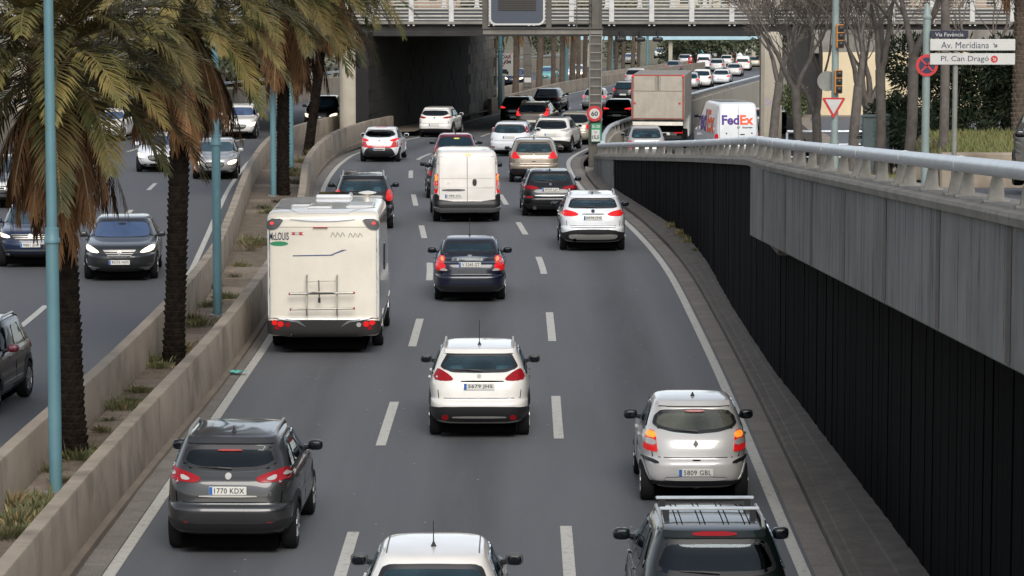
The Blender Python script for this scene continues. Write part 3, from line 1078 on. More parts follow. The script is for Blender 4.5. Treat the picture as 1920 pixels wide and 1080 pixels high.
def patch(B, name, poly, proj, m, parent, off=.010, res=.07, rnd_=1, smooth=True):
    """a shaped piece that lies on the bodywork: outline in the view plane, laid on the surface, slightly proud"""
    if rnd_:
        poly = chaikin(poly, rnd_, .25 if name not in ('rear_window', 'windscreen', 'side_window') else .13)
    b = []
    n = len(poly)
    for i in range(n):
        p, q = poly[i], poly[(i + 1) % n]
        d = math.hypot(q[0] - p[0], q[1] - p[1])
        k = max(1, int(d / res))
        for j in range(k):
            t = j / k
            b.append((p[0] + (q[0] - p[0]) * t, p[1] + (q[1] - p[1]) * t))
    nb = len(b)
    xs = [p[0] for p in b]
    ys = [p[1] for p in b]
    pts = list(b)
    x = min(xs) + res * .5
    while x < max(xs):
        y = min(ys) + res * .5
        while y < max(ys):
            if inside((x, y), b) and min((x - p[0])**2 + (y - p[1])**2 for p in b) > (res * .45)**2:
                pts.append((x, y))
            y += res
        x += res
    r = delaunay_2d_cdt([Vector(p) for p in pts], [(i, (i + 1) % nb) for i in range(nb)], [], 1, 1e-5)
    vco, tris, orig = r[0], r[2], r[3]
    src, d = DIRS[proj]
    hit = []
    for p in vco:
        h, nn, i, dd = B.bvh.ray_cast(src(p[0], p[1]), d)
        if h is None:
            h, nn, i, dd = B.bvh.find_nearest(src(p[0], p[1]) + d * (4 if proj in ('right', 'left', 'rear') else 8))
        if nn.dot(d) > 0:
            nn = -nn
        hit.append((h, nn))
    V = [h + nn * off for h, nn in hit]
    Fc = []
    for t in tris:
        a, b_, c = [V[i] for i in t]
        nrm = (b_ - a).cross(c - a)
        Fc.append(tuple(t) if nrm.dot(d) < 0 else tuple(reversed(t)))
    # skirt
    loop = [None] * nb
    for vi, os_ in enumerate(orig):
        for o_ in os_:
            if o_ < nb:
                loop[o_] = vi
    if None not in loop:
        base = len(V)
        V += [hit[i][0] - hit[i][1] * .006 for i in loop]
        for i in range(nb):
            j = (i + 1) % nb
            Fc.append((loop[i], loop[j], base + j, base + i))
    return mk(name, V, Fc, m, parent, smooth, 50)


def inset(poly, d):
    xs, zs_ = [p[0] for p in poly], [p[1] for p in poly]
    cx, cz = (min(xs) + max(xs)) / 2, (min(zs_) + max(zs_)) / 2
    hx, hz = (max(xs) - min(xs)) / 2, (max(zs_) - min(zs_)) / 2
    return [(cx + (x - cx) * (1 - d / hx), cz + (q - cz) * (1 - d / hz)) for x, q in poly]


def ring(B, name, poly, d, proj, m, parent, off):
    """a flat band of width d just inside an outline, laid on the bodywork"""
    b = []
    n = len(poly)
    for i in range(n):
        p, q = poly[i], poly[(i + 1) % n]
        k = max(1, int(math.hypot(q[0] - p[0], q[1] - p[1]) / .06))
        b += [(p[0] + (q[0] - p[0]) * j / k, p[1] + (q[1] - p[1]) * j / k) for j in range(k)]
    mid, inn = inset(b, d * .5), inset(b, d)
    src, dr = DIRS[proj]
    V = []
    for loop in (b, mid, inn):
        for p in loop:
            h, nn, i, dd = B.bvh.ray_cast(src(p[0], p[1]), dr)
            if h is None:
                h, nn, i, dd = B.bvh.find_nearest(src(p[0], p[1]) + dr * 4)
            if nn.dot(dr) > 0:
                nn = -nn
            V.append(h + nn * off)
    n = len(b)
    fs = [(r * n + i, r * n + (i + 1) % n, (r + 1) * n + (i + 1) % n, (r + 1) * n + i) for r in (0, 1) for i in range(n)]
    return mk(name, V, fs, m, parent, True, 50)


def mirror(poly):
    return [(-x, z) for x, z in reversed(poly)]


def sym(half):
    """right half outline (from the centre line) to the full outline"""
    return half + [(-x, z) for x, z in reversed(half) if x > 1e-4]


_wheel = {}


def wheel_mesh(r, w, rimm):
    k = (round(r, 3), round(w, 3), rimm)
    if k in _wheel:
        return _wheel[k]
    t = MB().lathe([(r * .62, -w / 2 + .03), (r * .66, -w / 2), (r * .93, -w / 2), (r * .99, -w / 2 + .03), (r, -w * .2), (r, w * .2), (r * .99, w / 2 - .03), (r * .93, w / 2), (r * .66, w / 2), (r * .62, w / 2 - .03)],
                   (0, 0, 0), 28, 'X')
    me = t.build('wheel', MATS['tyre'], None, True, 40)
    tm = me.data
    bpy.data.objects.remove(me)
    rm = MB().lathe([(r * .64, -.02), (r * .64, .012), (r * .58, .02), (r * .56, -.01), (r * .2, .0)], (0, 0, 0), 24, 'X')
    rm.lathe([(r * .17, -.01), (r * .16, .028), (r * .05, .032)], (0, 0, 0), 12, 'X')
    for i in range(5):
        a = 2 * math.pi * i / 5
        R = Matrix.Rotation(a, 3, 'X')
        rm.box(R @ Vector((.016, 0, r * .38)), (.024, r * .17, r * .46), M=R)
    ro_ = rm.build('rim', MATS[rimm], None, True, 40)
    rmm = ro_.data
    bpy.data.objects.remove(ro_)
    _wheel[k] = (tm, rmm)
    return _wheel[k]


def superbox(sx, sy, sz, n=4.0, nu=14, nv=9):
    vs, fs = [], []
    f = lambda c: math.copysign(abs(c) ** (2 / n), c)
    for i in range(nv):
        v = -math.pi / 2 + math.pi * i / (nv - 1)
        for k in range(nu):
            u = 2 * math.pi * k / nu
            vs.append(Vector((sx / 2 * f(math.cos(v)) * f(math.cos(u)), sy / 2 * f(math.cos(v)) * f(math.sin(u)), sz / 2 * f(math.sin(v)))))
    for i in range(nv - 1):
        for k in range(nu):
            k2 = (k + 1) % nu
            fs.append((i * nu + k, i * nu + k2, (i + 1) * nu + k2, (i + 1) * nu + k))
    return vs, fs


def number_plate(B, root, text, x, z, face='rear', w=.52, h=.115, col_=None, y=None, tilt=0):
    if y is None:
        src, d = DIRS[face]
        y = min if face == 'rear' else max
        ys = []
        for zz in (z - h / 2, z + h / 2):
            for xx in (x - w * .4, x + w * .4):
                hh = B.bvh.ray_cast(src(xx, zz), d)[0]
                if hh is not None:
                    ys.append(hh.y)
        y = y(ys) if ys else (0 if face == 'rear' else B.L)
    s = -1 if face == 'rear' else 1
    yy = y + s * .012
    p = MB().box((x, yy, z), (w, .016, h), 0, .004).build('licence_plate', MATS['plate_white'], root)
    f = yy + s * .0095
    MB().box((x - (-s) * (w / 2 - .026), f, z), (.045, .003, h * .92)).build('blue_band', MATS['plate_blue'], p)
    if text:
        lettering('lettering', text, (x + (-s) * .022, f + s * .0012, z), h * .66, w * .80, MATS['ink'], p, face, bold=.012, spacing=1.08)
    return p


def fig(B, name, proj, poly, m, root, **k):
    return patch(B, name, poly, proj, MATS[m], root, **k)


def oval(cx, cz, rx, rz, n=14):
    return [(cx + rx * math.cos(2 * math.pi * i / n), cz + rz * math.sin(2 * math.pi * i / n)) for i in range(n)]


def rect(x0, z0, x1, z1):
    return [(x0, z0), (x1, z0), (x1, z1), (x0, z1)]


def on_surface(B, proj, a, b):
    src, d = DIRS[proj]
    h = B.bvh.ray_cast(src(a, b), d)
    return h[0] if h[0] is not None else B.bvh.find_nearest(src(a, b))[0]


def car(name, kind, dims, pm, loc, yaw, label, cat='car', group=None, det=2, front=False, ref='rear', glass='glass', rearwin=None, screen='screen_teal',
        tl=None, plate=None, plate_z=.8, low=None, extras=(), rails=None, antenna=None, mirror_m=None, wiper=True, spoiler=True, rim='rim', wr=.32, sidewin=True,
        nr=6.4, nf=3.8, cladding=False, brake=None, rows=None, tlm='light_red', fplate_z=.34, lights='headlamp', grille=None, seam=True, handles=True, head=None, bars=False, roof=None, shift=True):
    L, W, H, ro, wb = dims
    B = make_body(kind, L, W, H, ro, wb, wr, nr, nf, 200 if det >= 2 else 80, 3 if det >= 2 else 2, rows=rows)
    # the outlines were read off the photograph against the tyres' contact line; the tail stands nearer than the axle
    if shift:
        dz = (ro if ref == 'rear' else L - ro - wb) * 8.5 / Vector(loc).y
        sh = lambda zz: zz + dz * (1 - .5 * min(1, max(0, (zz / H - .6) / .35)))
        shp = lambda poly: [(x, min(sh(zz), .945 * H)) for x, zz in poly]
        if isinstance(rearwin, list):
            rearwin = shp(rearwin)
        if tl:
            tl = [(shp(e[0]),) + tuple(e[1:]) for e in tl]
        low = shp(low) if low else low
        plate_z = sh(plate_z) if tl is not None else plate_z
        extras = [(e[0], e[1], [(x, sh(zz)) for x, zz in e[2]] if e[1] in ('rear', 'front') and e[0] != 'brake_light' else e[2]) + tuple(e[3:]) for e in extras]
        head = shp(head) if head else head
        grille = shp(grille) if grille else grille
        fplate_z = sh(fplate_z) if head else fplate_z
    root = empty(name, (0, 0, 0), 0, label, cat, group)
    ry = ro if ref == 'rear' else ro + wb
    Rz = Matrix.Rotation(yaw, 3, 'Z')
    root.rotation_euler = (0, 0, yaw)
    root.location = Vector(loc) - Rz @ Vector((0, ry, 0))
    # pitch with the road
    z = lambda f: f * H
    cabin = det >= 2 and not front and kind != 'van' and rearwin != 'none'
    zb, zt = .70, .925
    rwp = None
    if rearwin != 'none':
        rwp = rearwin or sym([(0, z(zb - .015)), (B.w(z(zb)) * .62, z(zb - .01)), (B.w(z(zb)) * .86, z(zb + .025)), (B.w(z(zt)) * .86, z(zt - .005)), (0, z(zt))])
        rwp = chaikin(rwp, 2, .13)
    wsx = sym([(0, z(.70)), (B.w(z(.70)) * .86, z(.708)), (B.w(z(.915)) * .86, z(.915)), (0, z(.925))])
    sb, st = z(.695), z(.92)
    gr_, gf_ = (.42, .24) if kind != 'sedan' else (.25, .24)
    q = lambda t, zz: (B.yr(zz) + gr_) * (1 - t) + (B.yf(zz) - gf_) * t
    spans = ((0, .16), (.19, .52), (.56, 1.0)) if kind != 'van' else ((.86, 1.0),)
    side_polys = [[(q(a, sb), sb), (q(b_, sb), sb), (q(b_ - (.02 if b_ == 1 else 0), st), st), (q(a + (.06 if a == 0 else 0), st), st)] for a, b_ in spans] if sidewin else []
    Fb, fmb = B.F, B.fm
    if cabin:      # cut the openings behind the glass
        ri, wi = inset(rwp, .048), inset(wsx, .05)
        quads = [i for i, f in enumerate(B.F) if len(f) == 4]
        Q = B.V[np.array([B.F[i] for i in quads])]
        C = Q.mean(1)
        drop = set()

        def cut(pg, a, cond):
            lo, hi = np.min(pg, 0) - .06, np.max(pg, 0) + .06
            for k in np.nonzero(cond & (C[:, a] > lo[0]) & (C[:, a] < hi[0]) & (C[:, 2] > lo[1]) & (C[:, 2] < hi[1]))[0]:
                if inside((C[k, a], C[k, 2]), pg) or any(inside((v_[a], v_[2]), pg) for v_ in Q[k]):
                    drop.add(quads[k])
        cut(ri, 0, C[:, 1] < L * .5)
        cut(wi, 0, C[:, 1] > L * .5)
        wz = np.array([B.w(c_) for c_ in C[:, 2]])
        for pg in side_polys:
            cut(inset(pg, .035), 1, np.abs(C[:, 0]) > wz * .8)
        keep = [i for i in range(len(B.F)) if i not in drop]
        Fb = [B.F[i] for i in keep]
        fmb = B.fm[keep]
    mk('body', B.V, Fb, [MATS[pm], MATS['under']], root, True, 60, fmb)
    if cabin:
        ring(B, 'window_seal', rwp, .052, 'rear', MATS['plastic_black'], root, .013)
        yb_ = B.yr(z(.68)) + .62 if kind != 'sedan' else 1.32
        MB().box((0, (B.yr(z(.66)) + yb_) / 2 + .05, z(.655)) if kind != 'sedan' else (0, 1.08, z(.67)), (W * .66, max(.1, yb_ - B.yr(z(.66)) - .1), .03) if kind != 'sedan' else (W * .6, .36, .03)).build('parcel_shelf', MATS['seat_cloth'], root)
        for xx, ww2, yy, zt2, nm in ((0, W * .68, yb_ + .06, z(.665), 'rear_bench'), (-W * .21, .46, yb_ + .95, z(.70), 'front_seat'), (W * .21, .46, yb_ + .95, z(.70), 'front_seat')):
            vs, fs = superbox(ww2, .16, zt2 - .35, 5)
            st_ = mk(nm, [v + Vector((xx, yy, (zt2 + .35) / 2)) for v in vs], fs, MATS['seat_cloth'], root, True)
            for hx in ((-W * .23, W * .23) if nm == 'rear_bench' else (xx,)):
                vs, fs = superbox(.25, .09, .17, 3.4)
                mk('headrest', [v + Vector((hx, yy, zt2 + .09)) for v in vs], fs, MATS['headrest_pale' if glass == 'glass_teal' and nm == 'rear_bench' else 'seat_cloth'], st_, True)
        MB().box((0, B.yf(z(.70)) - .42, z(.66)), (W * .7, .5, .12), 0, .04).build('dashboard', MATS['seat_cloth'], root)
    zlo = float(B.V[:, 2].min())
    MB().box((0, L / 2, (.13 + zlo) / 2 + .02), (W * .74, L - .7, zlo - .13 + .1)).build('chassis', MATS['under'], root)
    # wheels
    tm, rm = wheel_mesh(wr, .205 if kind != 'van' else .225, rim)
    for ya in (ro, ro + wb):
        for s in (-1, 1):
            o = link_mesh('wheel', tm, root)
            o.location = (s * (W / 2 - .115), ya, wr)
            if s < 0:
                o.rotation_euler = (0, 0, math.pi)
            if det >= 1:
                r_ = link_mesh('rim', rm, o)
                r_.location = (.085, 0, 0)
            # arch lip
            if det >= 1:
                wdt = .085 if cladding else .032
                pts = [(ya + (B.Ra + wdt) * math.cos(t), wr + (B.Ra + wdt) * math.sin(t)) for t in np.linspace(math.pi * 1.06, -.06 * math.pi, 15)]
                pts += [(ya + (B.Ra - .03) * math.cos(t), wr + (B.Ra - .03) * math.sin(t)) for t in np.linspace(-.06 * math.pi, math.pi * 1.06, 15)]
                patch(B, 'wheel_arch', pts, 'right' if s > 0 else 'left', MATS['plastic_black' if cladding else pm], root, .012, .12, 0)
    # windows
    if rearwin != 'none':
        rw_ = patch(B, 'rear_window', rwp, 'rear', MATS['see_' + glass if cabin else glass], root, .012, .06 if det >= 2 else .1, 0)
        if wiper and det >= 1:
            zz = min(p[1] for p in rwp) + .045
            a, b_ = on_surface(B, 'rear', .0, zz), on_surface(B, 'rear', -.42, zz + .02)
            MB().tube([a + Vector((.04, -.03, 0)), a + Vector((-.15, -.035, .015)), b_ + Vector((0, -.025, 0))], [.022, .014, .008], 6).build('wiper', MATS['plastic_black'], root)
    if sidewin:
        for pr in ('right', 'left'):
            for pg in side_polys:
                patch(B, 'side_window', pg, pr, MATS['see_side' if cabin else 'glass'], root, .012, .1, 1)
                if cabin:
                    ring(B, 'window_seal', chaikin(pg, 1, .13), .05, pr, MATS['plastic_black'], root, .013)
            if det >= 2 and handles:
                for t in (.40, .82):
                    yy = q(t, sb) - .28
                    patch(B, 'door_handle', rect(yy, z(.60), yy + .19, z(.60) + .028), pr, MATS[pm], root, .028, .1, 1)
                for t in (.175, .54):
                    yy = q(t, sb)
                    patch(B, 'door_seam', rect(yy, z(.24) if t > .3 else z(.52), yy + .012, sb), pr, MATS['under'], root, .003, .12, 0)
            if cladding:
                patch(B, 'sill_cladding', rect(ro + .2, z(.17), ro + wb - .2, z(.285)), pr, MATS['plastic_black'], root, .010, .2, 0)
    if front or det >= 1:
        patch(B, 'windscreen', wsx, 'front', MATS['see_screen' if cabin else screen], root, .010, .08, 2)
    # tail lights
    if tl:
        for entry in tl:
            poly, mm = entry[0], entry[1]
            rr = entry[2] if len(entry) > 2 else 1
            for s in (1, -1):
                patch(B, 'tail_light', poly if s > 0 else mirror(poly), 'rear', MATS[mm], root, entry[3] if len(entry) > 3 else .014, .07, rr)
    elif tl is None:
        w0 = B.w(z(.6))
        poly = [(w0 * .62, z(.575)), (w0 * .80, z(.665)), (w0 * .955, z(.655)), (w0 * .965, z(.565)), (w0 * .72, z(.545))]
        for s in (1, -1):
            patch(B, 'tail_light', poly if s > 0 else mirror(poly), 'rear', MATS[tlm], root, .014, .08, 1)
    if brake:
        fig(B, 'brake_light', 'rear', rect(-.16, z(.948), .16, z(.948) + .028), brake, root, off=.012)
    if low:
        patch(B, 'bumper', low, 'rear', MATS['plastic_black'], root, .018, .045, 1)
    if plate is not None:
        number_plate(B, root, plate, 0, plate_z)
    if seam and det >= 2:
        zz = z(.47)
        wq = B.w(z(.6)) * .80
        patch(B, 'tailgate_seam', rect(-wq, zz, wq, zz + .012), 'rear', MATS['under'], root, .003, .1, 0)
        for s in (1, -1):
            patch(B, 'tailgate_seam', [(s * wq, zz), (s * wq + .012, zz), (s * wq * 1.02 + .012, z(.56)), (s * wq * 1.02, z(.56))], 'rear', MATS['under'], root, .003, .1, 0)
    for e in extras:
        fig(B, e[0], e[1], e[2], e[3], root, **(e[4] if len(e) > 4 else {}))
    # mirrors
    if det >= 1:
        ym = B.yf(z(.72)) - .52
        for s in (-1, 1):
            vs, fs = superbox(.215, .13, .15, 3.2)
            c = Vector((s * (B.w(z(.72)) + .155), ym, z(.70) + .03))
            o = mk('wing_mirror', [v + c for v in vs], fs, MATS[mirror_m or pm], root, True)
            MB().tube([c + Vector((-s * .09, 0, -.03)), c + Vector((-s * .2, .05, -.06))], [.035, .045], 6).build('mirror_arm', MATS['plastic_black'], o)
            vs, fs = superbox(.17, .02, .11, 3.5, 12, 7)
            mk('mirror_glass', [v + c + Vector((0, -.061, 0)) for v in vs], fs, MATS['glass'], o, True)
    if rails:
        for s in (-1, 1):
            pts = []
            ya, yb = B.yr(z(.95)) + .25, B.yf(z(.97)) - .35
            for i, t in enumerate(np.linspace(0, 1, 9)):
                h = on_surface(B, 'top', s * B.w(z(.955)) * .90, ya + (yb - ya) * t)
                pts.append(h + Vector((0, 0, .06 if 0 < i < 8 else .0)))
            MB().tube(pts, .022, 6).build('roof_rail', MATS[rails], root, True)
    if bars:
        for t in bars:
            c = on_surface(B, 'top', 0, t)
            MB().box((0, t, c.z + .10), (1.2, .07, .035), 0, .01).build('roof_bar', MATS['galv_bright'], root)
            for s in (-1, 1):
                h = on_surface(B, 'top', s * .5, t)
                MB().box((s * .52, t, (h.z + c.z + .08) / 2), (.07, .09, c.z + .10 - h.z)).build('bar_foot', MATS['plastic_black'], root)
    if antenna:
        c = on_surface(B, 'top', 0, antenna[0])
        m_ = MB().lathe([(.035, 0), (.02, .03), (.008, .06)], c, 8)
        m_.tube([c + Vector((0, 0, .03)), c + Vector((0, antenna[2] if len(antenna) > 2 else .05, antenna[1]))], [.008, .005], 5)
        m_.build('antenna', MATS['plastic_black'], root)
    if spoiler and kind in ('suv', 'hatch') and det >= 1:
        zz = z(.945)
        wq = B.w(zz) * .86
        patch(B, 'spoiler', rect(-wq, z(.93), wq, z(.965)), 'rear', MATS[pm], root, .035, .12, 0)
    if front:
        w0 = W / 2
        hp = head or [(w0 * .56, z(.415)), (w0 * .60, z(.49)), (w0 * .93, z(.535)), (w0 * .955, z(.46)), (w0 * .80, z(.405))]
        for s in (1, -1):
            patch(B, 'headlight', hp if s > 0 else mirror(hp), 'front', MATS[lights], root, .012, .07, 1)
            patch(B, 'fog_light', oval(s * w0 * .72, z(.22), .09, .035), 'front', MATS['headlamp'], root, .012, .08, 0)
        gp_ = grille or sym([(0, z(.31)), (w0 * .36, z(.33)), (w0 * .47, z(.47)), (0, z(.475))])
        gl = patch(B, 'grille', gp_, 'front', MATS['plastic_black'], root, .010, .09, 1)
        lo_g, hi_g = min(p[1] for p in gp_), max(p[1] for p in gp_)
        wg = max(p[0] for p in gp_)
        for i in range(3):
            zz = lo_g + (hi_g - lo_g) * (.28 + .26 * i)
            ww_ = wg * (.72 + .09 * i)
            patch(B, 'grille_bar', rect(-ww_, zz, ww_, zz + .014), 'front', MATS['silver_trim'], gl, .02, .1, 0)
        patch(B, 'badge', oval(0, lo_g + (hi_g - lo_g) * .62, .06, .055), 'front', MATS['silver_trim'], root, .035, .1, 0)
        patch(B, 'air_intake', sym([(0, z(.17)), (w0 * .6, z(.18)), (w0 * .66, z(.25)), (0, z(.25))]), 'front', MATS['plastic_black'], root, .008, .1, 1)
        if plate is None:
            number_plate(B, root, head and '' or '', 0, fplate_z, 'front')
    if front and isinstance(front, str):
        number_plate(B, root, front, 0, fplate_z, 'front')
    root['_'] = 0
    del root['_']
    car.B = B
    return root


def heading(f, Y):
    return -math.atan((f(Y + 2) - f(Y - 2)) / 4)


def hd(Y):
    """heading of the right carriageway at Y"""
    return (heading(LL1, Y) + heading(LL2, Y)) / 2


def ho(Y):
    return math.pi + heading(LWR, Y)


G1 = 'cars driving away on the crowded road'

# --- dark grey crossover, near left
p = gp(440, 1026)
car('parked_suv' if False else 'suv', 'suv', (4.38, 1.81, 1.64, .86, 2.65), 'p_grey', p, hd(p.y) - rad(1.2), 'dark grey crossover with plate 1770 KDX low in the left lane', 'car', G1,
    glass='glass', rearwin=sym([(0, 1.015), (.40, 1.03), (.58, 1.09), (.665, 1.17), (.60, 1.395), (0, 1.405)]), wr=.345,
    tl=[([(.37, .93), (.50, .99), (.68, 1.04), (.885, 1.13), (.90, 1.02), (.88, .905), (.66, .885), (.43, .875)], 'light_red'),
        ([(.52, .925), (.66, .985), (.66, .915), (.56, .90)], 'light_white', 1, .022), ([(.74, 1.0), (.86, 1.06), (.865, .96), (.75, .95)], 'light_white', 1, .022)],
    plate='1770 KDX', plate_z=.775, low=sym([(0, .215), (.62, .22), (.84, .27), (.90, .36), (.74, .37), (.55, .33), (0, .33)]), cladding=True, rails='silver_trim', antenna=(.95, .10, -.1),
    extras=[('chrome_strip', 'rear', rect(-.40, .685, .40, .71), 'silver_trim', {'off': .03}), ('badge', 'rear', oval(0, .955, .045, .045), 'silver_trim', {'off': .02, 'rnd_': 0}),
            ('fog_light', 'rear', rect(.53, .29, .69, .345), 'light_red', {'off': .016}), ('fog_light', 'rear', rect(-.69, .29, -.53, .345), 'light_red', {'off': .016}),
            ('sticker', 'rear', rect(-.34, 1.045, -.16, 1.085), 'sign_white', {'off': .012}), ('bumper_ridge', 'rear', rect(-.78, .50, .78, .525), 'p_grey', {'off': .02}),
            ('brake_light', 'rear', rect(-.17, 1.425, .17, 1.45), 'light_red', {'off': .04})], mirror_m='p_black')
# --- silver hatchback, near right
p = gp(1300, 936)
car('hatchback', 'hatch', (3.6, 1.65, 1.545, .62, 2.37), 'p_silver_beige', p, hd(p.y) + rad(.6), 'dented silver hatchback with plate 5809 GBL close to the right kerb', 'car', G1, glass='glass_pale',
    rearwin=sym([(0, .955), (.34, .985), (.56, 1.04), (.635, 1.10), (.60, 1.22), (.50, 1.325), (0, 1.345)]), wr=.29,
    tl=[([(.575, .74), (.60, 1.0), (.70, 1.0), (.765, .78), (.765, .70), (.57, .70)], 'light_red_on'), ([(.60, .985), (.70, .99), (.735, .90), (.59, .89)], 'light_orange_on', 1, .022), ([(.59, .875), (.735, .885), (.755, .80), (.585, .79)], 'light_white', 1, .022)],
    plate='5809 GBL', plate_z=.405, extras=[('rub_strip', 'rear', [(.54, .525), (.57, .575), (.78, .60), (.80, .555)], 'plastic_black', {'off': .02}),
    ('rub_strip', 'rear', mirror([(.54, .525), (.57, .575), (.78, .60), (.80, .555)]), 'plastic_black', {'off': .02}), ('badge', 'rear', [(0, .77), (.04, .82), (0, .875), (-.04, .82)], 'plastic_grey', {'off': .02, 'rnd_': 0}),
    ('bumper_lip', 'rear', [(-.5, .29), (.5, .29), (.42, .345), (-.42, .345)], 'p_silver_beige', {'off': .03}), ('latch', 'rear', rect(-.05, .575, .07, .59), 'under', {'off': .012}),
    ('brake_light', 'rear', rect(-.145, 1.355, .145, 1.385), 'light_red', {'off': .045})], antenna=(1.0, .03), mirror_m='plastic_black', low=sym([(0, .19), (.6, .20), (.72, .25), (.6, .27), (0, .27)]), nr=4.6)
# --- white crossover in the middle
p = gp(899, 814)
car('suv', 'suv', (4.16, 1.74, 1.54, .80, 2.54), 'p_white', p, hd(p.y) + rad(.4), 'white crossover with arched roof rails and plate 5679 JHS in the middle lane', 'car', G1, glass='glass_teal',
    rearwin=sym([(0, 1.02), (.46, 1.03), (.63, 1.10), (.66, 1.14), (.54, 1.385), (0, 1.40)]), wr=.325,
    tl=[([(.425, .90), (.49, .985), (.66, 1.09), (.72, 1.085), (.79, .90), (.62, .885)], 'light_red')],
    plate='5679 JHS', plate_z=.805, low=sym([(0, .20), (.66, .21), (.85, .30), (.86, .37), (.78, .465), (0, .475)]), cladding=True, rails='silver_trim', antenna=(.98, .45, -.12),
    extras=[('skid_strip', 'rear', rect(-.46, .275, .46, .305), 'silver_trim', {'off': .024}), ('fog_light', 'rear', oval(.575, .285, .055, .045), 'light_red', {'off': .024, 'rnd_': 0}),
            ('fog_light', 'rear', oval(-.575, .285, .055, .045), 'light_red', {'off': .024, 'rnd_': 0}), ('badge', 'rear', [(0, .93), (.035, .955), (.03, 1.0), (-.03, 1.0), (-.035, .955)], 'silver_trim', {'off': .016}),
            ('handle_recess', 'rear', rect(-.31, .875, .42, .893), 'under', {'off': .012})], mirror_m='plastic_grey')
# --- navy saloon
p = gp(881, 561)
car('saloon', 'sedan', (4.36, 1.70, 1.43, .98, 2.61), 'p_navy', p, hd(p.y) + rad(.8), 'navy blue saloon with a chrome boot strip ahead of the white crossover', 'car', G1, glass='glass_teal',
    rearwin=sym([(0, 1.0), (.60, 1.005), (.655, 1.03), (.545, 1.315), (0, 1.325)]), wr=.305,
    tl=[([(.575, .76), (.585, .935), (.64, .965), (.71, .955), (.80, .80), (.805, .66), (.58, .66)], 'light_red_on'), ([(.60, .90), (.655, .94), (.71, .88), (.62, .855)], 'light_orange', 1, .022),
        ([(.50, .665), (.565, .72), (.67, .715), (.70, .665)], 'light_white', 1, .022)],
    plate='V 5245 GT', plate_z=.81, extras=[('chrome_strip', 'rear', [(-.44, .885), (-.40, .915), (0, .93), (.40, .915), (.44, .885), (0, .89)], 'chrome', {'off': .03}),
    ('badge', 'rear', oval(0, .925, .055, .028), 'silver_trim', {'off': .045, 'rnd_': 0})], antenna=(2.15, .42, -.05), wiper=False, spoiler=False, mirror_m='p_black', low=sym([(0, .2), (.6, .21), (.8, .27), (.76, .33), (0, .31)]))
# --- white crossover on the right
p = gp(1110, 468)
car('suv', 'suv', (4.44, 1.82, 1.57, .90, 2.67), 'p_white_cool', p, hd(p.y) - rad(2.0), 'white crossover with glowing angular tail lights beside the black board wall', 'car', G1, glass='glass_teal',
    rearwin=sym([(0, 1.115), (.55, 1.125), (.68, 1.155), (.59, 1.405), (0, 1.415)]), wr=.35,
    tl=[([(.375, .955), (.52, 1.04), (.83, 1.10), (.86, 1.06), (.865, .91), (.52, .905)], 'light_red_on')],
    plate='6978 JYG', plate_z=.865, low=sym([(0, .22), (.66, .23), (.88, .32), (.89, .44), (.80, .46), (.55, .55), (0, .56)]), cladding=True, rails='silver_trim', antenna=(.9, .09, -.08),
    extras=[('skid_plate', 'rear', sym([(0, .28), (.58, .29), (.68, .36), (.62, .43), (0, .41)]), 'silver_trim', {'off': .026}), ('badge', 'rear', oval(0, 1.05, .05, .05), 'sign_blue', {'off': .016, 'rnd_': 0}),
            ('exhaust', 'rear', oval(-.50, .275, .05, .04), 'under', {'off': .04, 'rnd_': 0}), ('chrome_strip', 'rear', rect(-.30, .955, .30, .972), 'plastic_grey', {'off': .02}), ('tailgate_seam', 'rear', rect(-.62, .595, .62, .608), 'under', {'off': .004})], mirror_m='p_black')
# --- black hatchback ahead of it
p = gp(1031, 404)
car('hatchback', 'hatch', (4.32, 1.78, 1.43, .78, 2.69), 'p_black', p, hd(p.y) - rad(1.5), 'glossy black hatchback with a dark tailgate just ahead of the glowing white crossover', 'car', G1, glass='glass_teal',
    rearwin=sym([(0, 1.03), (.56, 1.04), (.66, 1.07), (.56, 1.29), (0, 1.30)]), wr=.325,
    tl=[([(.36, .82), (.44, .90), (.86, .94), (.87, .83), (.6, .80)], 'light_red')], plate='0029 LJV', plate_z=.80,
    low=sym([(0, .19), (.6, .2), (.82, .27), (.86, .36), (.5, .33), (0, .33)]), extras=[('bumper_trim', 'rear', [(-.5, .64), (.5, .64), (.46, .60), (-.46, .60)], 'silver_trim', {'off': .016}),
    ('exhaust', 'rear', oval(-.5, .26, .055, .05), 'chrome', {'off': .04, 'rnd_': 0}), ('exhaust', 'rear', oval(.5, .26, .055, .05), 'chrome', {'off': .04, 'rnd_': 0}), ('badge', 'rear', oval(0, .96, .04, .04), 'chrome', {'off': .016, 'rnd_': 0}),
    ('reflector', 'rear', rect(.55, .545, .78, .585), 'light_red', {'off': .016}), ('reflector', 'rear', rect(-.78, .545, -.55, .585), 'light_red', {'off': .016})], antenna=(1.0, .07, -.1))
# --- dark estate half hidden by the camper
p = gp(682, 428)
car('estate_car', 'suv', (4.5, 1.80, 1.62, .86, 2.65), 'p_black', p, hd(p.y), 'black car with roof rails half hidden in front of the motorhome', 'car', G1, glass='glass_teal', rails='silver_trim', roof=None, wr=.33,
    tl=[([(.66, .80), (.68, 1.12), (.80, 1.14), (.86, 1.0), (.87, .80)], 'light_red_on')], plate='', plate_z=.75, mirror_m='p_black')
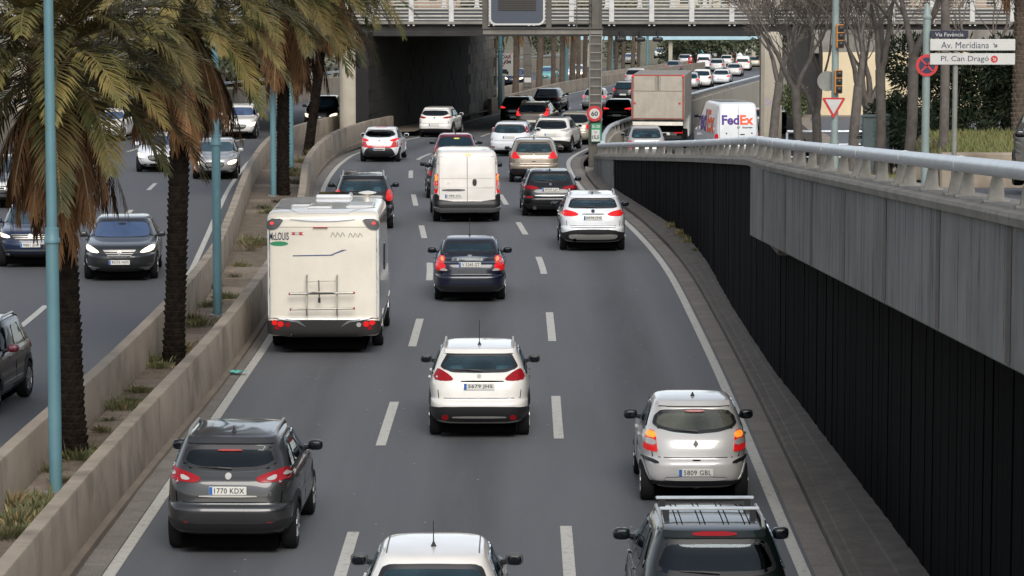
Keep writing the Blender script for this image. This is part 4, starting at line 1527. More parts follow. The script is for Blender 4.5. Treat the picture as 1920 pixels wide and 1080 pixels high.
# --- bronze hatchback
p = gp(1001, 341)
car('hatchback', 'suv', (4.37, 1.84, 1.60, .84, 2.61), 'p_bronze', p, hd(p.y) - rad(2.5), 'bronze hatchback with pointed red tail lights behind the small white cars', 'car', G1, glass='glass_teal', wr=.33,
    rearwin=sym([(0, 1.06), (.5, 1.07), (.68, 1.10), (.56, 1.44), (0, 1.455)]),
    tl=[([(.48, .87), (.60, .99), (.69, 1.14), (.76, 1.06), (.88, .86), (.70, .85)], 'light_red_on')], plate='', plate_z=.42, antenna=(1.0, .16, -.1),
    low=sym([(0, .2), (.66, .22), (.86, .30), (.87, .48), (.55, .50), (0, .46)]), extras=[('fog_light', 'rear', oval(-.6, .36, .13, .06), 'light_red_on', {'off': .016, 'rnd_': 0}), ('fog_light', 'rear', oval(.6, .36, .13, .06), 'light_red', {'off': .016, 'rnd_': 0}),
    ('badge', 'rear', oval(0, .93, .04, .05), 'chrome', {'off': .016, 'rnd_': 0}), ('latch', 'rear', rect(-.08, .74, .08, .765), 'under', {'off': .012})])
# --- dark car beside the van and the red one ahead
p = gp(847, 371)
car('hatchback', 'hatch', (4.1, 1.76, 1.46, .75, 2.55), 'p_black', p, hd(p.y), 'black car of which only a sliver shows left of the white panel van', 'car', G1, glass='glass_teal', wr=.31, det=1)
p = gp(854, 324)
car('hatchback', 'hatch', (4.1, 1.76, 1.52, .75, 2.55), 'p_wine', p, hd(p.y) - rad(1), 'red hatchback whose roof and rear window show over the white panel van', 'car', G1, glass='glass_teal', wr=.31, antenna=(1.0, .05),
    extras=[('sticker', 'rear', rect(-.06, 1.30, .16, 1.35), 'p_yellow', {'off': .016}), ('roof_panel', 'top', sym([(0, .85), (.50, .88), (.52, 2.2), (0, 2.25)]), 'p_redroof', {'off': .007, 'rnd_': 0})], mirror_m='plastic_grey', det=1)
# --- white and red hatchback
p = gp(714, 303)
car('hatchback', 'hatch', (4.06, 1.69, 1.44, .72, 2.47), 'p_white_cool', p, hd(p.y) - rad(3), 'white hatchback with broad red bands across tail and roof', 'car', G1, wr=.31,
    rearwin=sym([(0, .99), (.42, 1.01), (.60, 1.08), (.64, 1.13), (.50, 1.30), (0, 1.31)]),
    tl=[([(.42, .86), (.52, .93), (.80, .99), (.83, .90), (.62, .83)], 'light_red_on')], plate='', plate_z=.53,
    low=sym([(0, .19), (.52, .2), (.66, .30), (.56, .52), (.44, .58), (0, .58)]),
    extras=[('red_band', 'rear', [(-.83, .83), (-.58, .83), (-.5, .67), (.5, .67), (.58, .83), (.83, .83), (.84, .60), (.5, .58), (-.5, .58), (-.84, .60)], 'p_redstripe', {'off': .006, 'rnd_': 0}),
            ('red_band', 'top', [(-.22, .80), (.22, .80), (.22, 2.0), (-.22, 2.0)], 'p_redstripe', {'off': .006, 'rnd_': 0}), ('badge', 'rear', [(0, .83), (.04, .88), (-.04, .88)], 'plastic_grey', {'off': .014, 'rnd_': 0}),
            ('lettering_strip', 'rear', rect(-.28, .612, .28, .638), 'sign_white', {'off': .012, 'rnd_': 0})], nr=4.6)
# --- white crossover entering the underpass
p = gp(819, 257)
car('suv', 'suv', (4.27, 1.765, 1.53, .80, 2.57), 'p_white', p, hd(p.y) - rad(4), 'white crossover entering the dark underpass alone', 'car', G1, wr=.33,
    rearwin=sym([(0, 1.06), (.45, 1.07), (.70, 1.17), (.58, 1.34), (0, 1.36)]), tl=[([(.40, .96), (.52, 1.03), (.80, 1.06), (.82, .98), (.58, .93)], 'light_red')], plate='', plate_z=.62,
    low=sym([(0, .2), (.68, .21), (.87, .30), (.87, .42), (0, .45)]), cladding=True, extras=[('fog_light', 'rear', rect(.58, .30, .76, .38), 'light_red', {'off': .016}), ('fog_light', 'rear', rect(-.76, .30, -.58, .38), 'light_red', {'off': .016}),
    ('badge', 'rear', oval(0, .97, .05, .04), 'chrome', {'off': .016, 'rnd_': 0})])
# --- queue in the right lanes near the gantry
p = gp(958, 292)
car('hatchback', 'hatch', (4.34, 1.82, 1.48, .80, 2.64), 'p_white_cool', p, hd(p.y) - rad(4), 'white hatchback with tall tail lights beside its rear window, near the gantry', 'car', G1, glass='glass_teal', wr=.32,
    tl=[([(.70, 1.0), (.655, 1.28), (.70, 1.29), (.80, 1.04), (.83, .98)], 'light_red')], plate='', plate_z=.80,
    extras=[('fog_light', 'rear', rect(-.76, .36, -.60, .41), 'light_red', {'off': .016}), ('fog_light', 'rear', rect(.60, .36, .76, .41), 'light_red', {'off': .016}), ('exhaust', 'rear', rect(.2, .17, .5, .25), 'under', {'off': .01})], low=sym([(0, .17), (.6, .18), (.72, .24), (0, .26)]))
p = gp(1037, 286)
car('suv', 'suv', (4.21, 1.77, 1.58, .82, 2.6), 'p_white', p, hd(p.y) - rad(5), 'white crossover with black roof and dark lower bumper by the gantry post', 'car', G1, wr=.33, cladding=True,
    tl=[([(.42, .93), (.50, 1.02), (.86, 1.07), (.87, .96)], 'light_white')], plate='', plate_z=.80, rails='chrome', low=sym([(0, .2), (.66, .21), (.87, .30), (.88, .47), (.6, .55), (0, .55)]),
    extras=[('roof_panel', 'top', sym([(0, .62), (.50, .66), (.55, 2.6), (0, 2.7)]), 'p_black', {'off': .007, 'rnd_': 0}), ('skid_plate', 'rear', rect(-.5, .30, .5, .42), 'silver_trim', {'off': .02})])
p = gp(1078, 271)
car('estate_car', 'hatch', (4.3, 1.76, 1.55, .8, 2.6), 'p_beige', p, hd(p.y) - rad(4), 'beige hatchback partly hidden behind the round speed limit sign', 'car', G1, det=1, tl=[([(.64, .74), (.66, .98), (.82, .98), (.84, .74)], 'light_red_on')], plate='', plate_z=.92)
p = gp(1001, 249)
car('estate_car', 'suv', (4.7, 1.86, 1.62, .9, 2.75), 'p_brown', p, hd(p.y) - rad(5), 'brown estate with tall angular lit tail lights just past the gantry', 'car', G1, det=1, rails='silver_trim',
    tl=[([(.52, .93), (.70, 1.0), (.74, 1.30), (.80, 1.28), (.86, .96), (.80, .88)], 'light_red_hot')], plate='', plate_z=.62)
p = gp(969, 236)
car('suv', 'suv', (4.5, 1.84, 1.66, .88, 2.65), 'p_black', p, hd(p.y) - rad(5), 'black off-roader with a pale roof at the underpass exit', 'car', G1, det=1, tl=[([(.48, 1.0), (.60, 1.08), (.86, 1.12), (.87, .98)], 'light_red_hot')], plate='', plate_z=.5,
    extras=[('roof_panel', 'top', sym([(0, .62), (.50, .66), (.55, 2.6), (0, 2.7)]), 'p_silver', {'off': .007, 'rnd_': 0})])
p = gp(1026, 211)
car('suv', 'suv', (4.4, 1.82, 1.58, .85, 2.64), 'p_darkblue', p, hd(p.y) - rad(5), 'dark blue crossover leaving the underpass in the left lane', 'car', G1, det=1, plate='', plate_z=.7, glass='glass_teal')
p = gp(1115, 206)
car('hatchback', 'hatch', (3.84, 1.66, 1.44, .7, 2.44), 'p_silver', p, hd(p.y) - rad(4), 'small silver hatchback with round red lights behind the ladder post', 'car', G1, det=1, tl=[([(.62, .80), (.64, .97), (.78, .99), (.80, .82)], 'light_red_hot')], plate='', plate_z=.6)
p = gp(1159, 234)
car('hatchback', 'hatch', (4.26, 1.79, 1.46, .8, 2.63), 'p_black', p, hd(p.y) - rad(4), 'black hatchback with white roof stopped beside the box lorry', 'car', G1, det=1, tl=[([(.42, .88), (.48, .95), (.86, .99), (.87, .90)], 'light_red_hot')], plate='', plate_z=.55,
    extras=[('roof_panel', 'top', sym([(0, .80), (.56, .84), (.58, 2.3), (0, 2.35)]), 'p_white_cool', {'off': .007, 'rnd_': 0})])
p = gp(1170, 191)
car('hatchback', 'hatch', (3.95, 1.69, 1.47, .72, 2.47), 'p_black', p, hd(p.y) - rad(4), 'black hatchback with a white licence plate left of the box lorry roof', 'car', G1, det=1, tl=[([(.56, .80), (.58, .99), (.78, 1.0), (.80, .80)], 'light_red_on')], plate='', plate_z=.55, glass='glass_teal')
p = gp(1190, 163)
car('suv', 'suv', (4.5, 1.82, 1.66, .85, 2.65), 'p_silver', p, hd(p.y) - rad(4), 'grey off-roader far ahead at the left barrier beyond the underpass', 'car', G1, det=1, tl=[([(.60, .92), (.64, 1.05), (.86, 1.06), (.87, .92)], 'light_red_on')], plate='', plate_z=.7)
# --- white hatchback and dark estate at the bottom edge
p = gp(812, 1266)
car('saloon', 'hatch', (4.2, 1.72, 1.46, .8, 2.6), 'p_white', p, hd(p.y), 'white car with a roof aerial cut by the bottom edge', 'car', G1, glass='glass_teal', plate='', plate_z=.5, antenna=(1.15, .32, -.1), mirror_m='plastic_grey', spoiler=False,
    extras=[('roof_seam', 'top', rect(.53, .86, .545, 2.1), 'plastic_grey', {'off': .004, 'rnd_': 0}), ('roof_seam', 'top', rect(-.545, .86, -.53, 2.1), 'plastic_grey', {'off': .004, 'rnd_': 0})])
p = gp(1334, 1236)
car('people_carrier', 'suv', (4.4, 1.80, 1.63, .82, 2.7), 'p_green', p, hd(p.y) + rad(1.0), 'dark green people carrier with two silver roof bars cut by the bottom edge', 'car', G1, glass='glass', plate='', plate_z=.5, rails='silver_trim', bars=(1.3, 2.05),
    extras=[('brake_light', 'rear', rect(-.26, 1.53, .26, 1.565), 'light_red', {'off': .045})] + [('roof_seam', 'top', rect(x, .85, x + .012, 2.6), 'under', {'off': .004, 'rnd_': 0}) for x in (-.42, -.36, -.15, -.09, .13, .19, .38, .44)], mirror_m='p_green')

# --- white panel van
p = gp(874, 414)
rt = car('panel_van', 'van', (4.96, 2.05, 2.23, .95, 3.0), 'p_van', p, hd(p.y) + rad(.3), 'white panel van with amber rear lamps lit and two blank rear doors', 'van', None, rearwin='none', wr=.34, nr=14, nf=4, sidewin=True, handles=False, seam=False,
    tl=[(rect(.885, .84, 1.005, 1.46), 'light_red_on'), (rect(.90, 1.22, .995, 1.40), 'light_orange_on', 1, .024), (rect(.90, .97, .995, 1.08), 'light_white', 1, .024)],
    low=[(-1.01, .32), (1.01, .32), (1.02, .82), (.87, .82), (.85, .60), (-.85, .60), (-.87, .82), (-1.02, .82)], mirror_m='plastic_black', spoiler=False,
    extras=[('door_seam', 'rear', rect(-.007, .40, .007, 2.0), 'under', {'off': .004, 'rnd_': 0}), ('door_seam', 'rear', rect(-.86, 1.985, .86, 1.998), 'plastic_grey', {'off': .004, 'rnd_': 0}),
            ('door_seam', 'rear', rect(-.866, .6, -.854, 1.99), 'plastic_grey', {'off': .004, 'rnd_': 0}), ('door_seam', 'rear', rect(.854, .6, .866, 1.99), 'plastic_grey', {'off': .004, 'rnd_': 0}),
            ('door_crease', 'rear', rect(-.85, 1.30, -.02, 1.315), 'p_van', {'off': .012, 'rnd_': 0}), ('door_crease', 'rear', rect(.02, 1.30, .85, 1.315), 'p_van', {'off': .012, 'rnd_': 0}),
            ('door_crease', 'rear', rect(-.85, 1.01, -.02, 1.025), 'p_van', {'off': .012, 'rnd_': 0}), ('door_crease', 'rear', rect(.02, 1.01, .85, 1.025), 'p_van', {'off': .012, 'rnd_': 0}),
            ('handle', 'rear', rect(.16, 1.07, .29, 1.28), 'plastic_black', {'off': .02, 'rnd_': 2}), ('plate_lamp', 'rear', rect(-.77, .92, -.07, .975), 'plastic_grey', {'off': .03, 'rnd_': 1}),
            ('brake_light', 'rear', rect(-.06, 2.07, .12, 2.115), 'light_orange_on', {'off': .02, 'rnd_': 0}), ('step', 'rear', rect(-1.0, .31, 1.0, .40), 'plastic_grey', {'off': .05, 'rnd_': 0}),
            ('hinge', 'rear', rect(.87, 1.78, .96, 1.83), 'p_van', {'off': .03}), ('hinge', 'rear', rect(-.96, 1.78, -.87, 1.83), 'p_van', {'off': .03}),
            ('badge', 'rear', [(-.68, 1.14), (-.60, 1.19), (-.52, 1.14), (-.52, 1.16), (-.60, 1.215), (-.68, 1.16)], 'chrome', {'off': .012, 'rnd_': 0}), ('badge', 'rear', [(-.68, 1.10), (-.60, 1.15), (-.52, 1.10), (-.52, 1.12), (-.60, 1.17), (-.68, 1.12)], 'chrome', {'off': .012, 'rnd_': 0})])
number_plate(car.B, rt, '1485 JVL', -.42, .845)
lettering('lettering', 'Jumper', (.66, on_surface(car.B, 'rear', .66, 1.10).y - .008, 1.10), .05, .26, MATS['plastic_grey'], rt)
# --- motorhome
CAMPER = [(.12, .55, .6, .86), (.135, .10, .3, .95), (.155, .02, .12, .985), (.245, .0, .02, .995), (.265, .02, .0, 1.0), (.34, .022, .02, 1.0), (.42, .022, .35, 1.0), (.50, .022, .95, 1.0), (.62, .022, 1.3, 1.0),
          (.80, .024, 1.75, 1.0), (.90, .03, 2.0, 1.0), (.945, .045, 2.15, .995), (.965, .07, 2.3, .985), (.98, .12, 2.45, .965), (.992, .22, 2.6, .93), (1.0, .45, 2.9, .84)]
mat('bumper_grey', (.028, .027, .026), .6, spec=.2)
mat('stripe_blue', (.06, .085, .17), .5)
mat('red_dull', (.3, .05, .04), .6)
p = gp(616, 647)
rt = car('motorhome', 'van', (6.6, 2.32, 2.98, 1.75, 3.4), 'p_cream', p, hd(p.y) + rad(.2), 'cream motorhome with an empty bicycle rack on its flat rear wall', 'motorhome', None, rearwin='none', wr=.34, nr=34, nf=7, handles=False, seam=False, rows=CAMPER,
    tl=[], mirror_m='plastic_black', spoiler=False, sidewin=False, extras=[
        ('bumper', 'rear', [(-1.12, .17), (1.12, .17), (1.14, .47), (1.10, .52), (-1.10, .52), (-1.14, .47)], 'bumper_grey', {'off': .03, 'rnd_': 1}),
        ('corner_housing', 'rear', [(.80, 2.70), (1.12, 2.70), (1.145, 2.44), (.95, 2.46), (.86, 2.58)], 'plastic_grey', {'off': .03}), ('corner_housing', 'rear', mirror([(.80, 2.70), (1.12, 2.70), (1.145, 2.44), (.95, 2.46), (.86, 2.58)]), 'plastic_grey', {'off': .03}),
        ('marker_light', 'rear', oval(1.04, 2.60, .035, .03), 'light_red_hot', {'off': .045, 'rnd_': 0}), ('marker_light', 'rear', oval(-1.04, 2.60, .035, .03), 'light_red_hot', {'off': .045, 'rnd_': 0}),
        ('brake_light', 'rear', rect(-.2, 2.64, .1, 2.66), 'light_red', {'off': .05, 'rnd_': 0}), ('roof_spoiler', 'rear', [(-.75, 2.70), (.75, 2.70), (.4, 2.655), (0, 2.64), (-.4, 2.655)], 'p_white_cool', {'off': .04}),
        ('stripe', 'rear', [(-.62, 1.835), (.18, 1.85), (.24, 1.875), (.20, 1.895), (.16, 1.878), (-.62, 1.862)], 'stripe_blue', {'off': .004, 'rnd_': 0}), ('stripe', 'rear', [(.24, 1.885), (.50, 1.99), (.40, 1.99), (.20, 1.90)], 'stripe_blue', {'off': .004, 'rnd_': 0}),
        ('emblem', 'rear', oval(-.90, 2.13, .19, .055), 'sign_green', {'off': .006, 'rnd_': 0}), ('emblem', 'rear', oval(-.53, 2.36, .05, .035), 'sign_white', {'off': .008, 'rnd_': 0}),
        ('emblem', 'rear', [(-.66, 2.39), (-.40, 2.395), (-.44, 2.36), (-.39, 2.325), (-.66, 2.33), (-.62, 2.36)], 'sign_red', {'off': .004, 'rnd_': 0}),
        ('edge_trim', 'rear', rect(-1.125, .58, -1.095, 2.44), 'p_white_cool', {'off': .02, 'rnd_': 0}), ('edge_trim', 'rear', rect(1.095, .58, 1.125, 2.44), 'p_white_cool', {'off': .02, 'rnd_': 0}), ('panel_seam', 'rear', rect(-1.09, 2.505, 1.09, 2.515), 'plastic_grey', {'off': .004, 'rnd_': 0}), ('roof_skin', 'top', rect(-1.04, .12, 1.04, 3.9), 'p_white', {'off': .006, 'rnd_': 1})])
B = car.B
number_plate(B, rt, '5238 HDX', .0, .62)
ye = on_surface(B, 'rear', 0, 1.5).y
lettering('lettering', 'McLOUIS', (-.90, ye - .008, 2.47), .16, .40, MATS['ink_navy'], rt, bold=.012)
for s in (1, -1):
    for dx, dz, r, mm in ((.88, .665, .062, 'light_red_on'), (1.0, .69, .055, 'light_red_on'), (.95, .585, .045, 'light_red'), (.73, .65, .05, 'light_white' if s > 0 else 'light_red')):
        patch(B, 'tail_light', oval(s * dx, dz, r, r * .95), 'rear', MATS[mm], rt, .045, .07, 0)
    patch(B, 'lamp_trim', [(s * .35, .60), (s * .55, .70), (s * 1.0, .765), (s * 1.12, .76), (s * 1.0, .785), (s * .5, .73)], 'rear', MATS['p_grey_mid'], rt, .04, .1, 0)
for (cx, cz) in ((.30, 2.50), (.66, 2.49)):       # worn grey scribbles of two old stickers
    m = MB()
    for i in range(6):
        a = Vector((cx - .14 + i * .05, ye - .01, cz - .05 + .09 * (i % 2)))
        b = Vector((cx - .10 + i * .05, ye - .01, cz + .05 - .08 * (i % 2)))
        m.tube([a, b], .004, 4)
    m.build('sticker', MATS['p_grey_mid'], rt)
rk = MB()
yk = ye - .16
for x in (-.33, .29):
    rk.tube([(x, yk + .12, 1.67), (x, yk + .02, 1.62), (x, yk, 1.3), (x, yk - .05, 1.0), (x, yk + .02, .86), (x, yk + .12, .84)], .017, 6)
rko = rk.build('bicycle_rack', MATS['galv'], rt, True)
for z0, x0, x1, r in ((1.55, -.33, .29, .012), (1.30, -.68, .64, .03), (.98, -.66, .64, .026)):
    MB().tube([(x0, yk - .03, z0), (x1, yk - .03, z0 + .02)], r * .8, 8).build('rack_bar', MATS['galv'], rko, True)
    if r > .02:
        for x in (x0, x1):
            MB().box((x, yk - .03, z0 + (.02 if x > 0 else 0)), (.04, .05, .05), 0, .01).build('end_cap', MATS['red_dull'], rko)
MB().tube([(-.33, yk - .06, 1.30), (-.2, yk - .08, 1.34), (.2, yk - .08, 1.34), (.29, yk - .06, 1.30)], .016, 6).build('hoop', MATS['galv'], rko, True)
MB().tube([(-.08, yk - .03, 1.58), (-.07, yk - .05, 1.18)], .012, 6).box((-.07, yk - .05, 1.17), (.05, .05, .1)).build('clamp', MATS['plastic_black'], rko)
for (x0, y0, x1, y1, h, mm) in ((-.34, 3.2, .42, 3.9, .09, 'glass'), (-.72, 1.0, -.25, 1.45, .05, 'p_silver_beige'), (-.36, .55, .14, .95, .05, 'p_silver_beige'), (.42, 1.0, 1.0, 2.0, .03, 'silver_trim')):
    zz = on_surface(B, 'top', (x0 + x1) / 2, (y0 + y1) / 2).z
    hb = MB().box(((x0 + x1) / 2, (y0 + y1) / 2, zz + h / 2), (x1 - x0, y1 - y0, h), 0, .03).build('roof_hatch', MATS['p_white_cool'], rt)
    MB().box(((x0 + x1) / 2, (y0 + y1) / 2, zz + h + .005), (x1 - x0 - .1, y1 - y0 - .12, .012)).build('hatch_pane', MATS[mm], hb)
zz = on_surface(B, 'top', .8, 2.6).z
MB().lathe([(.06, 0), (.05, .14), (.19, .17), (.19, .19), (.04, .22)], (.8, 2.6, zz), 18).build('roof_vent', MATS['p_cream'], rt, True)
for s in (1, -1):
    patch(B, 'side_window', rect(2.2, 1.55, 3.0, 2.1), 'right' if s > 0 else 'left', MATS['glass'], rt, .02, .2, 1)
    patch(B, 'skirt', rect(.1, .42, 5.4, .7), 'right' if s > 0 else 'left', MATS['plastic_grey'], rt, .01, .3, 0)
    vs, fs = superbox(.20, .16, .36, 4)
    c = Vector((s * 1.40, 5.15, 1.50))
    mo = mk('wing_mirror', [v + c for v in vs], fs, MATS['plastic_black'], rt, True)
    MB().tube([c + Vector((-s * .08, 0, .1)), c + Vector((-s * .36, 0, .1))], .02, 6).tube([c + Vector((-s * .08, 0, -.1)), c + Vector((-s * .36, 0, -.1))], .02, 6).build('mirror_arm', MATS['plastic_black'], mo)
for o in list(rt.children):
    if o.name.startswith('wing_mirror') and abs(o.data.vertices[0].co.x) < 1.40:
        for c_ in list(o.children):
            bpy.data.objects.remove(c_)
        bpy.data.objects.remove(o)

# --- box lorry on the ramp
p = Vector((6.83, 150, zstreet(150)))
lr = empty('box_lorry', p, rad(-6.2), 'tall grey box lorry with red-edged tailgate queuing on the ramp', 'lorry')
MB().box((0, 3.2, 2.72), (2.5, 6.2, 2.08), 0, .02).build('cargo_box', mat('lorry_skin', (.26, .235, .2), .6, noise=(2, .4, .7), c2=(.2, .18, .15), streak=(5, .3, (.16, .14, .115), .58, .8)), lr)
tg = MB().box((0, .06, 2.38), (2.28, .06, 1.26), 0, .01).build('tailgate', mat('tailgate_skin', (.36, .32, .26), .6, noise=(2, .4, .7), c2=(.29, .255, .205), streak=(6, .3, (.22, .19, .15), .6, .85)), lr)
for x in (-.62, .62):
    MB().box((x * .93, .07, 3.38), (1.1, .05, .70), 0, .01).build('rear_door', MATS['tailgate_skin'], lr)
for x in (-.12, -.05, .05, .12):
    MB().tube([(x, .03, 3.05), (x, .03, 3.72)], .014, 6).build('lock_bar', MATS['galv'], lr)
for x in (-1.2, 1.2):
    MB().box((x, .08, 2.72), (.05, .05, 2.06)).build('red_edge', MATS['red_dull'], lr)
MB().box((0, .075, 3.76), (2.42, .05, .07)).build('red_edge', MATS['red_dull'], lr)
MB().box((0, .07, 1.74), (2.42, .06, .04)).build('red_edge', MATS['red_dull'], lr)
for x in (-1.18, 1.18):
    MB().box((x, .04, 3.74), (.07, .05, .07)).build('marker_light', MATS['light_red_hot'], lr)
for x in (-1.08, 1.02):
    MB().box((x, .03, 2.45), (.1, .02, .09)).build('sign_plate', MATS['sign_red'], lr)
lettering('lettering', 'W Crafts', (-.62, .04, 3.40), .13, .62, MATS['plastic_grey'], lr) if False else None
MB().box((0, .6, 1.35), (2.3, .9, .5)).build('underframe', MATS['under'], lr)
MB().box((0, .12, 1.50), (2.36, .14, .18), 0, .01).build('bumper_beam', MATS['p_cream'], lr)
MB().box((0, .3, .85), (2.2, .12, .16)).build('bumper_bar', MATS['plastic_black'], lr)
for x in (-.95, .95):
    MB().box((x, .2, 1.12), (.42, .08, .16), 0, .02).build('tail_light', MATS['light_red_on'], lr)
MB().box((.35, .18, 1.12), (.42, .03, .32)).build('licence_plate', MATS['plate_white'], lr)
for x in (-.95, .95):
    for y in (1.7, 5.6):
        m = MB().lathe([(.3, -.14), (.45, -.14), (.48, -.1), (.48, .1), (.45, .14), (.3, .14)], (x, y, .48), 22, 'X')
        m.build('wheel', MATS['tyre'], lr, True)
MB().box((0, 7.1, 1.6), (2.3, 1.7, 2.3), 0, .12).build('cab', MATS['p_white'], lr)

# --- parcel van with lettering
p = Vector((10.0, 144.5, zstreet(144.5)))
rt = car('delivery_van', 'van', (5.6, 2.0, 2.68, 1.0, 3.4), 'p_white_cool', p, rad(10), 'tall white delivery van with big purple and orange lettering behind the tube rail', 'van', None, rearwin='none', wr=.34, nr=12, nf=4, seam=False, handles=False, spoiler=False,
    tl=[(rect(.90, .85, .985, 1.22), 'light_red_on')], mirror_m='plastic_black', extras=[('door_seam', 'rear', rect(-.007, .5, .007, 2.5), 'plastic_grey', {'off': .004, 'rnd_': 0}), ('door_seam', 'rear', rect(-.85, 2.48, .85, 2.492), 'plastic_grey', {'off': .004, 'rnd_': 0}),
    ('door_seam', 'rear', rect(-.86, .5, -.85, 2.49), 'plastic_grey', {'off': .004, 'rnd_': 0}), ('door_seam', 'rear', rect(.85, .5, .86, 2.49), 'plastic_grey', {'off': .004, 'rnd_': 0}),
    ('handle', 'rear', rect(.06, 1.17, .30, 1.21), 'plastic_black', {'off': .02}), ('badge', 'rear', oval(0, 1.52, .07, .07), 'chrome', {'off': .012, 'rnd_': 0}), ('rivet', 'rear', oval(-.55, 1.24, .035, .035), 'plastic_black', {'off': .012, 'rnd_': 0}), ('rivet', 'rear', oval(.62, 1.24, .035, .035), 'plastic_black', {'off': .012, 'rnd_': 0})])
B = car.B
mat('purple', (.075, .03, .20), .5)
mat('orange_red', (.75, .10, .03), .5)


def on_body(name, body, cx, cz, h, w, m, proj, off=.01):
    vs, fs = text_mesh(body, h, w, bold=.035)
    P = []
    for v in vs:
        if proj == 'rear':
            q = on_surface(B, 'rear', cx + v[0], cz + v[1]) + Vector((0, -off, 0))
        else:
            q = on_surface(B, 'left', cx - v[0], cz + v[1]) + Vector((-off, 0, 0))
        P.append(q)
    mk(name, P, fs, m, rt)


on_body('lettering', 'Fed', -.36, 1.90, .44, .80, MATS['purple'], 'rear')
on_body('lettering', 'Ex', .39, 1.90, .44, .62, MATS['orange_red'], 'rear')
on_body('lettering', 'Express', .42, 1.55, .10, .46, MATS['plastic_grey'], 'rear')
on_body('lettering', 'Fed', 3.0, 1.78, 1.0, 1.7, MATS['purple'], 'left')
on_body('lettering', 'Ex', 1.35, 1.78, 1.0, 1.35, MATS['orange_red'], 'left')

# --- silver car behind the lorry and the car roofs beyond the delivery van
p = Vector((6.0, 143.4, zstreet(143.4)))
car('hatchback', 'hatch', (4.1, 1.75, 1.60, .75, 2.6), 'p_silver', p, 0.02, 'silver hatchback waiting directly behind the box lorry', 'car', None, glass='glass_teal', det=2, tl=[([(.60, .62), (.62, .92), (.80, .94), (.83, .62)], 'light_red_on')], plate='', plate_z=.8,
    rearwin=sym([(0, 1.03), (.56, 1.04), (.66, 1.10), (.57, 1.45), (0, 1.47)]), brake='light_red_on')
for x, y, pm, lb in ((14.6, 216, 'p_white_cool', 'white car whose lit brake lamp shows over the delivery van'), (16.3, 214, 'p_silver', 'grey car whose red brake lamp shows right above the delivery van roof'), (17.3, 198, 'p_blue', 'blue car half hidden between the delivery van and the overpass column')):
    car('hatchback', 'hatch', (4.2, 1.78, 1.52, .78, 2.6), pm, (x, y, zstreet(y)), -.1, lb, 'car', 'cars queuing on the ramp', det=0, glass='glass_teal', plate='', plate_z=.7, brake='light_red_hot')

# --- far traffic beyond the underpass
FAR = [('suv', 'suv', (1316, 166), 'p_white', 'white off-roader right of the box lorry roof', (4.3, 1.8, 1.7, .8, 2.6), 'light_red'), ('saloon', 'sedan', (1352, 159), 'p_white_cool', 'white saloon with lit brake lamps beside the divider rail', (4.4, 1.78, 1.45, .95, 2.65), 'light_red_hot'),
       ('saloon', 'sedan', (1376, 144), 'p_silver_beige', 'pale silver saloon third from the divider rail end', (4.4, 1.76, 1.45, .95, 2.65), 'light_red_on'), ('panel_van', 'van', (1393, 133), 'p_white', 'small white van near the overpass column in far traffic', (4.4, 1.82, 1.85, .8, 2.7), 'light_red_on'),
       ('hatchback', 'hatch', (1414, 127), 'p_beige', 'cream hatchback cut by the overpass column in far traffic', (4.2, 1.78, 1.5, .8, 2.6), 'light_orange_on'), ('panel_van', 'van', (1320, 130), 'p_white_cool', 'white van above the box lorry in far traffic', (4.4, 1.85, 1.95, .8, 2.7), 'light_red'),
       ('suv', 'suv', (1284, 125), 'p_silver', 'silver off-roader left of the far red motorcyclist', (4.6, 1.85, 1.68, .85, 2.7), 'light_red'), ('minibus', 'van', (1306, 108), 'p_teal', 'pale green minibus, tallest vehicle in the far queue', (5.5, 2.1, 2.5, .9, 3.2), 'light_red'),
       ('hatchback', 'hatch', (1405, 103), 'p_white', 'white car at the very end of the far queue', (4.2, 1.78, 1.5, .8, 2.6), 'light_red'), ('hatchback', 'hatch', (1421, 104), 'p_silver', 'silver car at the far end of the queue by the column', (4.2, 1.78, 1.5, .8, 2.6), 'light_red'),
       ('suv', 'suv', (1344, 136), 'p_silver', 'grey off-roader between the two white vans in far traffic', (4.3, 1.8, 1.65, .8, 2.6), 'light_red_on'), ('hatchback', 'hatch', (1362, 124), 'p_white', 'white hatchback ahead of the pale silver saloon in far traffic', (4.1, 1.75, 1.5, .8, 2.6), 'light_red_on'),
       ('hatchback', 'hatch', (1342, 112), 'p_grey_mid', 'dark grey car right of the pale green minibus', (4.1, 1.75, 1.5, .8, 2.6), 'light_red_on'), ('hatchback', 'hatch', (1262, 138), 'p_grey_mid', 'grey hatchback above the lorry roof near the left barrier', (4.1, 1.75, 1.5, .8, 2.6), 'light_red_on'),
       ('hatchback', 'hatch', (1385, 112), 'p_white_cool', 'white hatchback near the dark-jacketed motorcyclist', (4.1, 1.75, 1.5, .8, 2.6), 'light_red_on'), ('hatchback', 'hatch', (1293, 168), 'p_silver', 'silver hatchback tucked behind the right edge of the box lorry', (4.1, 1.75, 1.48, .8, 2.6), 'light_red_hot')]
for nm, kd, px, pm, lb, dm, tm_ in FAR:
    p = gp(*px)
    car(nm, kd, dm, pm, p, hd(p.y), lb, 'van' if kd == 'van' else 'car', 'far traffic beyond the underpass', det=0, glass='glass_teal', plate='', plate_z=.6, tlm=tm_, nr=9 if kd == 'van' else 5.5,
        rearwin=None if kd != 'van' or nm == 'minibus' else sym([(0, dm[2] * .60), (dm[1] * .40, dm[2] * .60), (dm[1] * .36, dm[2] * .80), (0, dm[2] * .80)]), spoiler=False)

